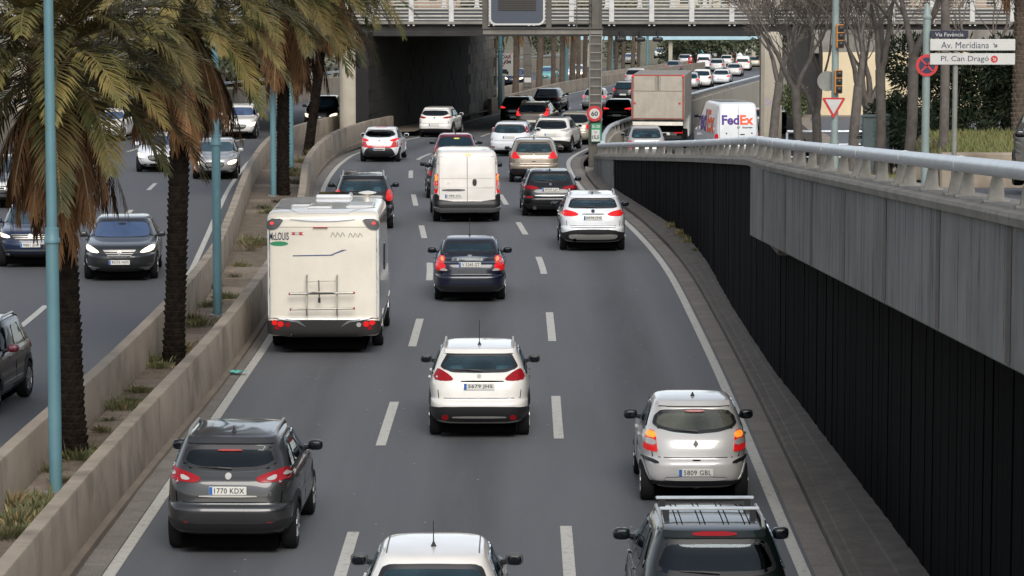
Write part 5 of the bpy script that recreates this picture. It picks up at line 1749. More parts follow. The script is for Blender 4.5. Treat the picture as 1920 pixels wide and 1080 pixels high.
# --- oncoming carriageway
G2 = 'cars coming towards the camera on the left carriageway'
p = gp(228, 522)
car('saloon', 'sedan', (4.83, 1.86, 1.48, 1.05, 2.74), 'p_anthracite', p, ho(p.y) + rad(2), 'anthracite saloon with lit headlamps and plate 8232 HJG', 'car', G2, front='8232 HJG', ref='front', screen='screen_blue', lights='headlamp_on', plate='', plate_z=.8, wr=.335, fplate_z=.40,
    head=[(.49, .62), (.56, .70), (.80, .80), (.87, .74), (.80, .64)], grille=sym([(0, .50), (.22, .52), (.38, .60), (.42, .68), (0, .69)]), spoiler=False, wiper=False,
    extras=[('inner_mirror', 'front', rect(-.10, 1.22, .10, 1.27), 'plastic_black', {'off': .012}), ('chrome_strip', 'front', sym([(0, .668), (.40, .67), (.40, .69), (0, .69)]), 'silver_trim', {'off': .03, 'rnd_': 0}),
            ('fog_trim', 'front', rect(.5, .25, .85, .27), 'chrome', {'off': .02, 'rnd_': 0}), ('fog_trim', 'front', rect(-.85, .25, -.5, .27), 'chrome', {'off': .02, 'rnd_': 0})])
p = gp(62, 499)
car('suv', 'suv', (4.11, 1.78, 1.58, .80, 2.55), 'p_blue', p, ho(p.y) + rad(1), 'dark blue crossover with chrome grille bars and plate 9901 LHF', 'car', G2, front='9901 LHF', ref='front', screen='screen_teal', lights='headlamp_on', plate='', plate_z=.8, wr=.34, fplate_z=.55, rails='silver_trim', cladding=True,
    head=[(.52, .72), (.56, .80), (.86, .84), (.87, .74)], grille=sym([(0, .66), (.50, .68), (.56, .82), (0, .83)]), extras=[('chrome_strip', 'front', sym([(0, .39), (.6, .40), (.78, .30), (.80, .33), (.6, .43), (0, .42)]), 'chrome', {'off': .02, 'rnd_': 0})])
p = gp(12, 780) + Vector((-1.02, 0, 0))
car('suv', 'suv', (4.14, 1.77, 1.57, .78, 2.53), 'p_anthracite', p, math.pi - .08, 'dark crossover with a red door mirror cut by the left edge', 'car', G2, front=True, ref='front', plate='', plate_z=.8, wr=.345, cladding=True, mirror_m='p_wine', rails='silver_trim', lights='headlamp')
p = gp(404, 335)
car('hatchback', 'hatch', (4.15, 1.71, 1.44, .75, 2.51), 'p_silver', p, ho(p.y), 'silver hatchback with lit headlamps behind hanging brown fronds', 'car', G2, front='3087 BTR' if False else True, ref='front', screen='screen_teal', lights='headlamp_on', plate='', plate_z=.8)
p = gp(449, 260)
car('suv', 'suv', (4.27, 1.77, 1.65, .9, 2.52), 'p_white', p, ho(p.y) + rad(6), 'white off-roader with one lit headlamp nearing the palms', 'car', G2, front=True, ref='front', screen='screen_blue', lights='headlamp_on', plate='', plate_z=.8, wr=.35, cladding=True)
p = gp(200, 264)
car('hatchback', 'hatch', (4.34, 1.82, 1.5, .8, 2.64), 'p_white', p, ho(p.y) - rad(3), 'white hatchback in the outer oncoming lane below the first palm crown', 'car', G2, front=True, ref='front', screen='screen_blue', plate='', plate_z=.8, det=1)
p = gp(298, 322)
car('hatchback', 'hatch', (4.1, 1.76, 1.46, .8, 2.6), 'p_white_cool', p, ho(p.y) - rad(1), 'white car seen between hanging fronds left of the second palm trunk', 'car', G2, front=True, ref='front', screen='screen_blue', lights='headlamp_on', plate='', plate_z=.8, det=1)
p = gp(18, 388)
car('suv', 'suv', (4.4, 1.82, 1.6, .8, 2.6), 'p_grey_mid', p, ho(p.y), 'grey car at the left edge behind the dark blue crossover', 'car', G2, front=True, ref='front', screen='screen_teal', lights='headlamp_on', plate='', plate_z=.8, det=1)
p = gp(603, 243)
car('pickup', 'suv', (4.8, 1.85, 1.78, .9, 2.8), 'p_black', p, ho(p.y) + rad(5), 'black off-roader with amber-lit lamps between palms and the round column', 'car', G2, front=True, ref='front', lights='headlamp_on', plate='', plate_z=.8, wr=.37, cladding=True, det=1)
for nm, kd, px, pm, lb, lit in (('hatchback', 'hatch', (964, 161), 'p_blue', 'blue car behind the no-radar sign in far oncoming traffic', 1), ('estate_car', 'hatch', (1024, 155), 'p_teal', 'teal-bonneted car between far palm trunks', 0), ('suv', 'suv', (1078, 150), 'p_white_cool', 'white car with lit lamps right of the far blue pole', 1),
                                ('suv', 'suv', (1180, 122), 'p_white', 'white off-roader near the ladder post in far oncoming traffic', 0), ('suv', 'suv', (1238, 110), 'p_white_cool', 'white car cresting the far barrier', 0), ('hatchback', 'hatch', (1261, 107), 'p_silver', 'small silver car right of the far barrier crest', 0)):
    p = gp(*px)
    car(nm, kd, (4.2, 1.78, 1.55, .8, 2.6), pm, p, ho(p.y), lb, 'car', 'far oncoming traffic', det=0, front=True, ref='front', screen='screen_blue', lights='headlamp_on' if lit else 'headlamp', plate='', plate_z=.8)


# --- two motorcyclists far ahead
def skin_figure(name, joints, edges, m, parent, root_i=0):
    me = bpy.data.meshes.new(name)
    me.from_pydata([j[0] for j in joints], edges, [])
    o = bpy.data.objects.new(name, me)
    col.objects.link(o)
    o.modifiers.new('skin', 'SKIN')
    sk = me.skin_vertices[0].data
    for i, j in enumerate(joints):
        sk[i].radius = (j[1], j[1])
        sk[i].use_root = (i == root_i)
    s = o.modifiers.new('sub', 'SUBSURF')
    s.levels = s.render_levels = 2
    dg = bpy.context.evaluated_depsgraph_get()
    ev = bpy.data.meshes.new_from_object(o.evaluated_get(dg))
    bpy.data.objects.remove(o)
    ev.materials.clear()
    ev.materials.append(m)
    ev.polygons.foreach_set('use_smooth', [True] * len(ev.polygons))
    r = link_mesh(name, ev, parent)
    return r


for px, jacket, bikem, lb, lb2 in (((1294, 129), 'p_red', 'p_red', 'motorcyclist in a red jacket riding away in far traffic', 'red motorcycle under the red-jacketed rider'), ((1377, 116), 'p_black', 'p_red', 'motorcyclist in a dark jacket near the far lamp posts', 'red motorcycle under the dark-jacketed rider')):
    p = gp(*px)
    y = hd(p.y)
    bk = empty('motorcycle', p, y, lb2, 'motorcycle')
    for yy in (0, 1.35):
        MB().lathe([(.2, -.06), (.29, -.06), (.31, 0), (.29, .06), (.2, .06)], (0, yy, .31), 20, 'X').build('wheel', MATS['tyre'], bk, True)
    vs, fs = superbox(.36, 1.0, .36, 3)
    mk('body', [v + Vector((0, .62, .62)) for v in vs], fs, MATS[bikem], bk, True)
    vs, fs = superbox(.44, .36, .32, 5)
    mk('top_case', [v + Vector((0, -.12, .98)) for v in vs], fs, MATS[bikem], bk, True)
    MB().tube([(0, 1.35, .31), (0, 1.15, .95)], .035, 6).tube([(-.36, 1.05, 1.0), (.36, 1.05, 1.0)], .018, 6).build('fork', MATS['plastic_black'], bk)
    MB().box((0, -.28, .72), (.2, .05, .09), 0, .015).build('tail_light', MATS['light_red_hot'], bk)
    ps = empty('person', p, y, lb, 'person')
    J = [((0, .38, .86), .16), ((0, .42, 1.08), .16), ((0, .50, 1.34), .17), ((0, .55, 1.48), .07), ((.2, .52, 1.40), .075), ((-.2, .52, 1.40), .075), ((.32, .72, 1.18), .055), ((-.32, .72, 1.18), .055),
         ((.34, .98, 1.05), .04), ((-.34, .98, 1.05), .04), ((.17, .44, .82), .10), ((-.17, .44, .82), .10), ((.24, .82, .74), .075), ((-.24, .82, .74), .075), ((.22, .62, .36), .055), ((-.22, .62, .36), .055), ((.22, .74, .30), .045), ((-.22, .74, .30), .045)]
    E_ = [(0, 1), (1, 2), (2, 3), (2, 4), (2, 5), (4, 6), (5, 7), (6, 8), (7, 9), (0, 10), (0, 11), (10, 12), (11, 13), (12, 14), (13, 15), (14, 16), (15, 17)]
    skin_figure('body', J, E_, MATS[jacket], ps)
    vs, fs = superbox(.26, .30, .28, 2.3, 16, 11)
    mk('helmet', [v + Vector((0, .58, 1.64)) for v in vs], fs, MATS['p_white' if jacket == 'p_red' else 'p_black'], ps, True)
# ================================================================== vegetation
_fr = {}


def frond_mesh(kind, var):
    """kind: elevation of the leaf base in degrees; dry fronds hang"""
    k = (kind, var)
    if k in _fr:
        return _fr[k]
    r = random.Random(hash(k) % 9973 + 17 * var)
    dry = kind < -40
    Ln = (2.0 if dry else 2.75) * r.uniform(.86, 1.12)
    el = rad(kind + r.uniform(-7, 7))
    n = 26
    pts, tang = [], []
    p = Vector((0, .10, 0))
    a = el
    bend = {75: 1.15, 55: 1.45, 35: 1.5, 12: 1.25, -15: .95, -55: .5, -75: .2}[kind] * r.uniform(.85, 1.15)
    sway = r.uniform(-.25, .25)
    side = 0.0
    for i in range(n + 1):
        t = i / n
        aa = max(a - bend * t ** 1.35, -1.52)
        side = sway * t * t
        d = Vector((math.cos(aa) * math.sin(side), math.cos(aa) * math.cos(side), math.sin(aa)))
        pts.append(p.copy())
        tang.append(d)
        p = p + d * (Ln / n)
    vs, fs, fm = [], [], []

    def addq(q, m):
        b = len(vs)
        vs.extend(q)
        fs.append(tuple(range(b, b + len(q))))
        fm.append(m)
    # rachis: flat three-sided strip
    for i in range(n):
        w0, w1 = .024 * (1 - i / n) + .005, .024 * (1 - (i + 1) / n) + .005
        for (sa, sb) in ((-1, 1),):
            up0 = Vector((0, 0, .012))
            addq([pts[i] + Vector((-w0, 0, 0)), pts[i] + Vector((w0, 0, 0)), pts[i + 1] + Vector((w1, 0, 0)), pts[i + 1] + Vector((-w1, 0, 0))], 1)
            addq([pts[i] + Vector((-w0, 0, 0)), pts[i] - up0, pts[i + 1] - up0, pts[i + 1] + Vector((-w1, 0, 0))], 1)
            addq([pts[i] + Vector((w0, 0, 0)), pts[i + 1] + Vector((w1, 0, 0)), pts[i + 1] - up0, pts[i] - up0], 1)
    nl = 54 if not dry else 44
    for s in (-1, 1):
        for j in range(nl):
            t = .16 + .83 * (j + r.random() * .7) / nl
            f = t * n
            i = min(int(f), n - 1)
            q = pts[i].lerp(pts[i + 1], f - i)
            d = tang[i]
            sd = Vector((0, 0, 1)).cross(d)
            sd = (sd.normalized() if sd.length > .05 else Vector((1, 0, 0))) * -s
            nrm = sd.cross(d) * (1 if s < 0 else -1)
            if nrm.z < 0 and not dry:
                nrm = -nrm
            ll = (.50 * math.sin(math.pi * min(1, .18 + .80 * t)) + .10) * r.uniform(.78, 1.1) * (.8 if dry else 1)
            fwd = .95 + .35 * t
            ld = (sd * (.62 if not dry else .5) + d * fwd * .72 + nrm * r.uniform(.05, .38) * (1 if not dry else .3)).normalized()
            if dry:
                ld = (ld + Vector((r.uniform(-.2, .2), r.uniform(-.2, .2), -.35))).normalized()
            w = .0145 * r.uniform(.8, 1.2)
            wv = ld.cross(nrm).normalized() * w
            mid = q + ld * ll * .55 + Vector((0, 0, -.03 * ll))
            tip = q + ld * ll + Vector((0, 0, -.22 * ll - (.06 if dry else 0)))
            addq([q - wv * .6, q + wv * .6, mid + wv, mid - wv], 0)
            addq([mid - wv, mid + wv, tip], 0)
    me = bpy.data.meshes.new('frond')
    me.from_pydata(vs, [], fs)
    me.materials.append(MATS['frond_dry' if dry else 'frond'])
    me.materials.append(MATS['rachis'])
    me.polygons.foreach_set('material_index', fm)
    me.update()
    _fr[k] = me
    return me


def palm_trunk(base, top, r0, r1, m, parent, row=.115, nsc=9):
    H_ = (top - base).length
    rows = int(H_ / row)
    n = 54
    vs, fs = [], []
    rr_ = random.Random(int(base.x * 100) + int(base.y))
    sub = 4
    tot = rows * sub
    offs = [k * 2.4 + rr_.uniform(-.2, .2) for k in range(rows + 2)]
    amps = [[rr_.uniform(.45, 1.25) for _ in range(nsc)] for _ in range(rows + 2)]
    for i in range(tot + 1):
        t = i / tot
        ph = (i % sub) / sub
        kr = i // sub
        c = base.lerp(top, t) + Vector((.10 * math.sin(t * 2.2) * (1 if base.x < 0 else .4), 0, 0))
        rad_ = r0 + (r1 - r0) * t + .06 * math.exp(-t * 22)
        for k in range(n):
            a = 2 * math.pi * k / n
            cell = ((a + offs[kr]) / (2 * math.pi) * nsc) % nsc
            sc_ = abs(math.sin(math.pi * cell)) ** .7 * amps[kr][int(cell) % nsc]
            bump = .052 * (ph ** .8) * sc_ + rr_.uniform(-.006, .006)
            vs.append(c + Vector((math.cos(a), math.sin(a), 0)) * (rad_ + bump - .012) + Vector((0, 0, .02 * ph * sc_)))
    for i in range(tot):
        for k in range(n):
            k2 = (k + 1) % n
            fs.append((i * n + k, i * n + k2, (i + 1) * n + k2, (i + 1) * n + k))
    return mk('trunk', vs, fs, MATS[m], parent, False)


def palm(base, top, label, nf, seed, scale=1.0, r=.21, trunk_m='palm_trunk', group=None, nscale=9, low=True):
    root = empty('palm_tree', base, 0, label, 'palm tree', group)
    rt = random.Random(seed)
    lt = top - base
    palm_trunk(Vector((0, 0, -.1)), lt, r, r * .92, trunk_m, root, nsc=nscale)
    # bulge of old leaf bases under the crown
    b = MB()
    if nf > 30:
        for i in range(60):
            a = i * 2.399
            h = -1.0 + i / 60 * 1.05
            d = Vector((math.cos(a), math.sin(a), 0))
            q = lt + Vector((0, 0, h)) + d * r * .9
            b.tube([q, q + d * .16 + Vector((0, 0, .14)), q + d * .26 + Vector((0, 0, .24))], [.05, .04, .012], 4)
        b.build('leaf_bases', MATS['palm_boot'], root)
    kinds = [75, 55, 55, 35, 35, 35, 12, 12, 12, -15, -15, -55, -55, -55, -75, -75, -75] if low else [75, 55, 35, 12, 12, -15, -55]
    for i in range(nf):
        t = i / nf
        kd = kinds[min(len(kinds) - 1, int(t * len(kinds)))]
        o = link_mesh('frond', frond_mesh(kd, rt.randrange(3)), root)
        a = i * 2.39996 + rt.uniform(-.25, .25)
        z = .12 - .75 * t
        o.location = lt + Vector((0, 0, z))
        o.rotation_euler = (0, 0, a)
        s = scale * rt.uniform(.85, 1.12)
        o.scale = (s, s, s)
    return root


b1 = gp(140, 857, dz=.2)
palm(b1, at(97, 92, b1.y - .1), 'nearest palm with a broad drooping crown beside the first blue lamp post', 118, 3, 1.18, .195)
b2 = gp(325, 682, dz=.2)
palm(b2, at(338, -10, b2.y), 'second palm with a thick dark trunk left of the motorhome', 108, 8, 1.15, .20)
b3 = gp(530, 366, dz=.2)
palm(b3, at(528, -38, b3.y), 'third palm with a slim trunk beside the third blue lamp post', 110, 12, 1.6, .21)
b4 = gp(577, 291, dz=.2)
palm(b4, at(618, -58, b4.y), 'fourth palm, the one nearest the round overpass column', 110, 21, 1.55, .21)
ORD = 'first second third fourth fifth sixth seventh eighth ninth tenth eleventh twelfth thirteenth'.split()
for i, (x, y) in enumerate(((925, 202), (966, 193), (1010, 172), (1037, 168), (1053, 163), (1072, 160), (1084, 156), (1096, 154), (1141, 141), (1155, 139), (1168, 136), (1186, 131), (1197, 129))):
    b = gp(x, y, dz=.2)
    palm(b, b + Vector((.1 * (i % 3), 0, 6.4 + .3 * (i % 4))), ORD[i] + ' palm trunk from the left in the row beyond the underpass', 26, 40 + i, 1.05, .2 + .03 * (i % 3), 'palm_trunk_far', 'far palms along the median', 9, False)
for i, (x, y, Y) in enumerate(((1908, 255, 78),)):
    b = Vector(((x - 960) / (6000 / Y), Y, zstreet(Y) + .13))
    palm(b, b + Vector((0, 0, 6.5)), 'palm trunk at the right edge behind the dark shrubs', 24, 77, 1.0, .17, 'palm_trunk_far', None, 9, False)


# ------------------------------------------------------------------ bare trees
def bare_tree(base, h, r, label, seed, lean=(0, 0), forks=3, fork_h=2.2, group=None):
    rt = random.Random(seed)
    root = empty('bare_tree', base, 0, label, 'tree', group)
    T, Bm = MB(), MB()

    def grow(p, d, ln, ra, depth):
        seg = 4 if depth < 4 else 3
        pts, rs = [p.copy()], [ra]
        q = p.copy()
        for i in range(seg):
            d = (d + Vector((rt.gauss(0, .10), rt.gauss(0, .10), rt.gauss(.05, .06)))).normalized()
            q = q + d * ln / seg
            pts.append(q.copy())
            rs.append(ra * (1 - .36 * (i + 1) / seg))
        (T if depth <= 2 else Bm).tube(pts, rs, 8 if depth <= 1 else (5 if depth < 4 else 3), False)
        if depth >= 7:
            return
        nc = rt.choice((2, 3, 3)) if depth < 4 else rt.choice((3, 3, 4))
        a0 = rt.uniform(0, 6.28)
        for c in range(nc):
            ang = rt.uniform(.30, .72) if c else rt.uniform(.05, .3)
            ax = d.orthogonal().normalized()
            ax = Matrix.Rotation(a0 + c * 6.28 / nc + rt.uniform(-.4, .4), 3, d) @ ax
            nd = (Matrix.Rotation(ang, 3, ax) @ d).normalized()
            pp = pts[-1] if c < 2 else pts[-2]
            grow(pp, nd, ln * rt.uniform(.62, .84), max(rs[-1] * (.86 if c == 0 else .66), .0085), depth + 1)
    d0 = Vector((lean[0], lean[1], 1)).normalized()
    pts = [Vector((0, 0, -.2)), Vector((0, 0, .15)), d0 * fork_h * .5 + Vector((rt.uniform(-.05, .05), 0, 0)), d0 * fork_h]
    r = r * .86
    T.tube(pts, [r * 1.35, r * 1.08, r, r * .95], 12, False)
    a0 = rt.uniform(0, 6.28)
    for c in range(forks):
        a = a0 + c * 6.28 / forks
        d = Vector((math.cos(a) * .42, math.sin(a) * .42, 1)) + Vector((lean[0], lean[1], 0))
        grow(pts[-1] - d0 * .1, d.normalized(), (h - fork_h) * .40, r * rt.uniform(.55, .75), 1)
    T.build('trunk', MATS['bark'], root, True, 60)
    Bm.build('crown', MATS['twig'], root, True, 60)
    return root


for i, (px, Y, r, lean, fk, fh, lb) in enumerate((
        (1506, 96, .16, (-.10, 0), 2, 2.6, 'leftmost bare tree, its boughs reaching across the overpass rail'), (1534, 99, .17, (-.04, 0), 3, 1.9, 'bare tree behind the give way sign'), (1598, 92, .17, (.06, 0), 2, 2.6, 'bare tree right of the traffic signals'),
        (1627, 96, .21, (.0, 0), 4, 2.0, 'stout bare tree with many boughs behind the cabinets'), (1648, 78, .145, (.0, 0), 3, 2.7, 'bare tree standing in front of the graffiti cabinet'), (1703, 76, .15, (.03, 0), 2, 3.0, 'bare tree left of the street name post'),
        (1768, 74, .125, (.0, 0), 3, 4.2, 'slender bare tree behind the street name boards'), (1850, 100, .2, (0, 0), 3, 2.5, 'bare tree rising behind the dark shrubs'), (1450, 128, .2, (.1, 0), 3, 2.2, 'bare tree beyond the rail near the overpass column'))):
    bare_tree(Vector(((px - 960) * Y / 5990, Y, zbank(Y) + .1)), fh + 3.4, r, lb, 100 + i, lean, fk, fh, 'bare street trees on the right')


# ------------------------------------------------------------------ shrubs, grass, weeds
def leaf_cloud(lobes, n, L, w, seed, droop=.2):
    rt = random.Random(seed)
    vs, fs = [], []
    tot = sum(l[1].x * l[1].y * l[1].z for l in lobes)
    for c, rad_ in lobes:
        k = int(n * rad_.x * rad_.y * rad_.z / tot)
        for _ in range(k):
            u = Vector((rt.gauss(0, 1), rt.gauss(0, 1), rt.gauss(0, 1))).normalized()
            rr = rt.uniform(.35, 1.0) ** .45
            p = c + Vector((u.x * rad_.x, u.y * rad_.y, u.z * rad_.z)) * rr
            d = (u + Vector((rt.gauss(0, .6), rt.gauss(0, .6), rt.gauss(-droop, .5)))).normalized()
            s = d.orthogonal().normalized()
            s = (Matrix.Rotation(rt.uniform(0, 6.28), 3, d) @ s) * w * rt.uniform(.7, 1.2)
            l = L * rt.uniform(.6, 1.2)
            b = len(vs)
            vs += [p, p + d * l * .5 + s, p + d * l, p + d * l * .5 - s]
            fs.append((b, b + 1, b + 2, b + 3))
    return vs, fs


def lobes_box(x0, x1, y0, y1, z0, z1, n, r, seed):
    rt = random.Random(seed)
    return [(Vector((rt.uniform(x0, x1), rt.uniform(y0, y1), rt.uniform(z0, z1))), Vector((r, r, r)) * rt.uniform(.7, 1.25)) for _ in range(n)]


def shrub(name, base, lobes, n, L, w, m, label, cat, seed, group=None):
    root = empty(name, base, 0, label, cat, group)
    vs, fs = leaf_cloud(lobes, n, L, w, seed)
    mk('foliage', vs, fs, MATS[m], root)
    st = MB()
    rt = random.Random(seed)
    for c, r_ in lobes[:14]:
        st.tube([Vector((c.x * .5, c.y * .5, 0)), c * .6, c], [.03, .02, .008], 5, False)
    st.build('stems', MATS['bark'], root)
    return root


zb_ = zstreet(78) + .1
shrub('oleander', (10.7, 79, zb_), lobes_box(-1.0, 2.2, -.6, 2.0, .4, 3.0, 48, .56, 4), 26000, .19, .024, 'leaf_dark', 'tall dark green oleander thicket behind the street name boards', 'shrub', 4)
shrub('oleander', (10.05, 84, zstreet(84) + .1), lobes_box(-.4, .5, -.4, .6, .3, 2.0, 11, .40, 6), 7000, .17, .022, 'leaf_dark', 'lower dark green shrub at the left foot of the oleander thicket', 'shrub', 6)
shrub('ivy_bush', (9.0 + 4.2, 150, .3), lobes_box(-.6, .8, -.4, .4, .2, 1.4, 8, .4, 9), 1800, .16, .04, 'leaf_mid', 'small yellowish bush at the foot of the overpass column', 'shrub', 9)
# grass mound and its planter wall
pw = tag(sweep('planter_wall', [(0, 0)], K(0), K(0), 0, 1, 1, MATS['wall_beige']) if False else MB().box((11.3, 71.0, zstreet(71) + .33), (3.6, .34, .90), 0, .04).box((9.45, 71.6, zstreet(71.4) + .28), (.9, .3, .8), rad(-40), .04).build('planter_wall', MATS['wall_beige']),
         'low beige planter wall below the bright grass on the right', 'wall')


def zmound(x, y):
    t = min(1, max(0, (x - 9.2) / .8))
    return (zstreet(y) + .14) * (1 - t) + (3.66 + (y - 71.2) * .03) * t


rt = random.Random(9)
gv, gf = [], []
for _ in range(9000):
    x = rt.uniform(7.9, 13.2)
    y = rt.uniform(71.3, 77.5)
    if x < 9.3 and rt.random() < .45:
        continue
    z = zmound(x, y)
    h = rt.uniform(.06, .17)
    a = rt.uniform(0, 6.28)
    w = .016
    b = len(gv)
    gv += [(x - w * math.cos(a), y - w * math.sin(a), z), (x + w * math.cos(a), y + w * math.sin(a), z), (x + rt.gauss(0, .06), y + rt.gauss(0, .06), z + h)]
    gf.append((b, b + 1, b + 2))
tag(mk('grass', gv, gf, MATS['grass']), 'bright green grass growing under the oleander thicket', 'grass', None, 'stuff')
ms, mf = [], []
for i in range(8):
    for k in range(9):
        x = 7.9 + k * .68
        y = 71.2 + i * .95
        ms.append((x, y, zmound(x, y)))
for i in range(7):
    for k in range(8):
        a = i * 9 + k
        mf.append((a, a + 1, a + 10, a + 9))
tag(mk('grass_mound', ms, mf, MATS['soil']), kind='structure')

_tuft = []


def tuft_mesh(seed, straw):
    r = random.Random(seed)
    vs, fs, fm = [], [], []
    for i in range(240):
        a = r.uniform(0, 6.28)
        rr = abs(r.gauss(0, .20))
        p = Vector((rr * math.cos(a), rr * math.sin(a), 0))
        h = r.uniform(.05, .22)
        if r.random() < straw:
            h *= 2.0
        d = Vector((math.cos(a) * r.uniform(.1, .9), math.sin(a) * r.uniform(.1, .9), 1.0)).normalized()
        s = d.orthogonal().normalized() * r.uniform(.006, .022)
        b = len(vs)
        m_ = p + d * h * .55
        vs += [p, m_ + s, p + d * h - Vector((0, 0, .1 * h)), m_ - s]
        fs.append((b, b + 1, b + 2, b + 3))
        fm.append(1 if r.random() < straw else 0)
    me = bpy.data.meshes.new('weed_tuft')
    me.from_pydata(vs, [], fs)
    me.materials.append(MATS['weed'])
    me.materials.append(MATS['straw'])
    me.polygons.foreach_set('material_index', fm)
    return me


_tuft = [tuft_mesh(i, (.08, .3, .55)[i % 3]) for i in range(6)]
rt = random.Random(2)
wv, wf, wm_ = [], [], []


def add_tuft(me, loc, s):
    R = Matrix.Rotation(rt.uniform(0, 6), 3, 'Z') * s
    b = len(wv)
    wv.extend([R @ v.co + Vector(loc) for v in me.vertices])
    for q in me.polygons:
        wf.append(tuple(b + i for i in q.vertices))
        wm_.append(q.material_index)


for x, y, s, k in ((46, 972, 1.0, 0), (75, 940, .8, 3), (10, 1010, 1.1, 3), (120, 905, .6, 0), (95, 885, .6, 3), (190, 810, .7, 0), (205, 790, .6, 3), (262, 735, .7, 0), (310, 640, .6, 3), (330, 625, .6, 0), (400, 540, .7, 3), (440, 520, .7, 0), (450, 500, .7, 3), (505, 400, .9, 0), (520, 380, .8, 3), (30, 985, .9, 1), (60, 1000, .9, 0), (20, 950, .8, 2), (85, 960, 1.2, 3), (150, 862, 1.2, 0), (110, 850, 1.1, 3), (165, 850, .9, 0), (225, 768, 1.1, 3), (245, 758, .8, 0), (290, 680, 1.0, 0), (300, 690, .8, 3),
                                  (345, 660, .8, 1), (370, 612, 1.1, 0), (360, 600, .9, 3), (392, 575, .8, 0), (425, 560, .9, 0), (470, 470, .9, 2), (480, 460, 1.1, 0), (465, 455, .8, 1), (488, 455, 1.2, 3), (495, 392, 1.0, 0), (540, 330, 1.3, 0), (550, 322, 1.2, 3), (556, 345, 1.2, 0), (565, 305, 1.2, 3), (585, 292, 1.1, 1)):
    add_tuft(_tuft[k if k < 3 else 3], gp(x, y, dz=.21), s)
tag(mk('weeds', wv, wf, [MATS['weed'], MATS['straw']], None, fmat=wm_), 'green and straw-coloured weeds growing between the two beige median walls', 'weeds', None, 'stuff')
wv, wf, wm_ = [], [], []
for i, Y in enumerate((88.5, 90, 91, 93.5, 86)):
    add_tuft(_tuft[(i * 2 + 1) % 6], (Wbase(Y) - .05, Y, zroad(Y) + .2), .6)
tag(mk('weeds', wv, wf, [MATS['weed'], MATS['straw']], None, fmat=wm_), 'sparse weeds at the foot of the black board wall', 'weeds', None, 'stuff')

# ------------------------------------------------------------------ far background
hv, hf = [], []
hy = [430, 480, 540, 620, 720, 900]
hz_ = [-9.5, -8.5, -3, 6, 22, 45]
hx = frange(-400, 400, 25)
rt = random.Random(31)
for Y, z in zip(hy, hz_):
    for x in hx:
        hv.append((x, Y + rt.uniform(-8, 8), z + rt.uniform(-1, 1) * (1 + max(0, Y - 480) * .02)))
for i in range(len(hy) - 1):
    for k in range(len(hx) - 1):
        a = i * len(hx) + k
        hf.append((a, a + 1, a + 1 + len(hx), a + len(hx)))
tag(mk('hill', hv, hf, MATS['earth_far'], None, True), kind='structure')
_ft = []
for v in range(4):
    lb = [(Vector((0, 0, 4.2)), Vector((2.0, 2.0, 1.8)))] + lobes_box(-2.0, 2.0, -2.0, 2.0, 2.2, 6.0, 9, 1.35, 60 + v)
    vs, fs = leaf_cloud(lb, 1500, .55, .16, 70 + v)
    me = bpy.data.meshes.new('crown')
    me.from_pydata([tuple(q) for q in vs], [], fs)
    me.materials.append(MATS['leaf_far'])
    tk = MB().tube([(0, 0, -1), (0, 0, 1.5), (.2, 0, 4)], [.3, .25, .1], 7)
    mt = bpy.data.meshes.new('trunk')
    mt.from_pydata(tk.v, [], tk.f)
    mt.materials.append(MATS['bark'])
    _ft.append((me, mt))
rt = random.Random(77)
spots = [(-60 + i * 9.5 + rt.uniform(-3, 3), rt.uniform(415, 470)) for i in range(17)] + [(22 + i * 6.0, rt.uniform(400, 440)) for i in range(9)] + [(-36 + i * 6.5, rt.uniform(300, 350)) for i in range(6)] + [(-75 + i * 12 + rt.uniform(-3, 3), rt.uniform(490, 540)) for i in range(16)]
for i, (x, Y) in enumerate(spots):
    z = zroad(Y) - .5 if Y < 440 else -8.8 + max(0, Y - 480) * .08
    t = empty('leafy_tree', (x, Y, z - .6), rt.uniform(0, 6), 'distant green tree beyond the far end of the road', 'tree', 'distant green trees')
    s = rt.uniform(.8, 1.35)
    t.scale = (s, s, s)
    c, k = _ft[i % 4]
    link_mesh('crown', c, t)
    link_mesh('trunk', k, t)
mat('far_wall', (.48, .43, .35), .85, noise=(.4, .35, .7), c2=(.40, .35, .28))
mat('far_wall_b', (.36, .26, .19), .85, noise=(.4, .35, .7), c2=(.30, .21, .15))
wm = MB().box((0, 0, 0), (1.3, .12, 1.5)).build('window', MATS['glass'])
wme = wm.data
bpy.data.objects.remove(wm)
for x, Y, w, h, m_, lb in ((-52, 505, 30, 15, 'far_wall', 'long cream block far behind the overpass on the left'), (-8, 520, 26, 13, 'far_wall_b', 'brick-coloured block far behind the palm row'), (36, 500, 22, 11, 'far_wall', 'cream block far behind the delivery van'), (74, 480, 34, 14, 'far_wall_b', 'brown block far behind the bare trees')):
    bd = empty('building', (x, Y, -8.5), 0, lb, 'building')
    MB().box((0, 6, h / 2), (w, 12, h)).build('wall', MATS[m_], bd)
    MB().box((0, 6, h + .15), (w + .8, 12.8, .3)).build('roof', MATS['concrete_grey'], bd)
    for r_ in range(int(h / 3)):
        for c in range(int(w / 3.2)):
            o = link_mesh('window', wme, bd)
            o.location = (-w / 2 + 1.8 + c * 3.2, -.03, 1.9 + r_ * 3)
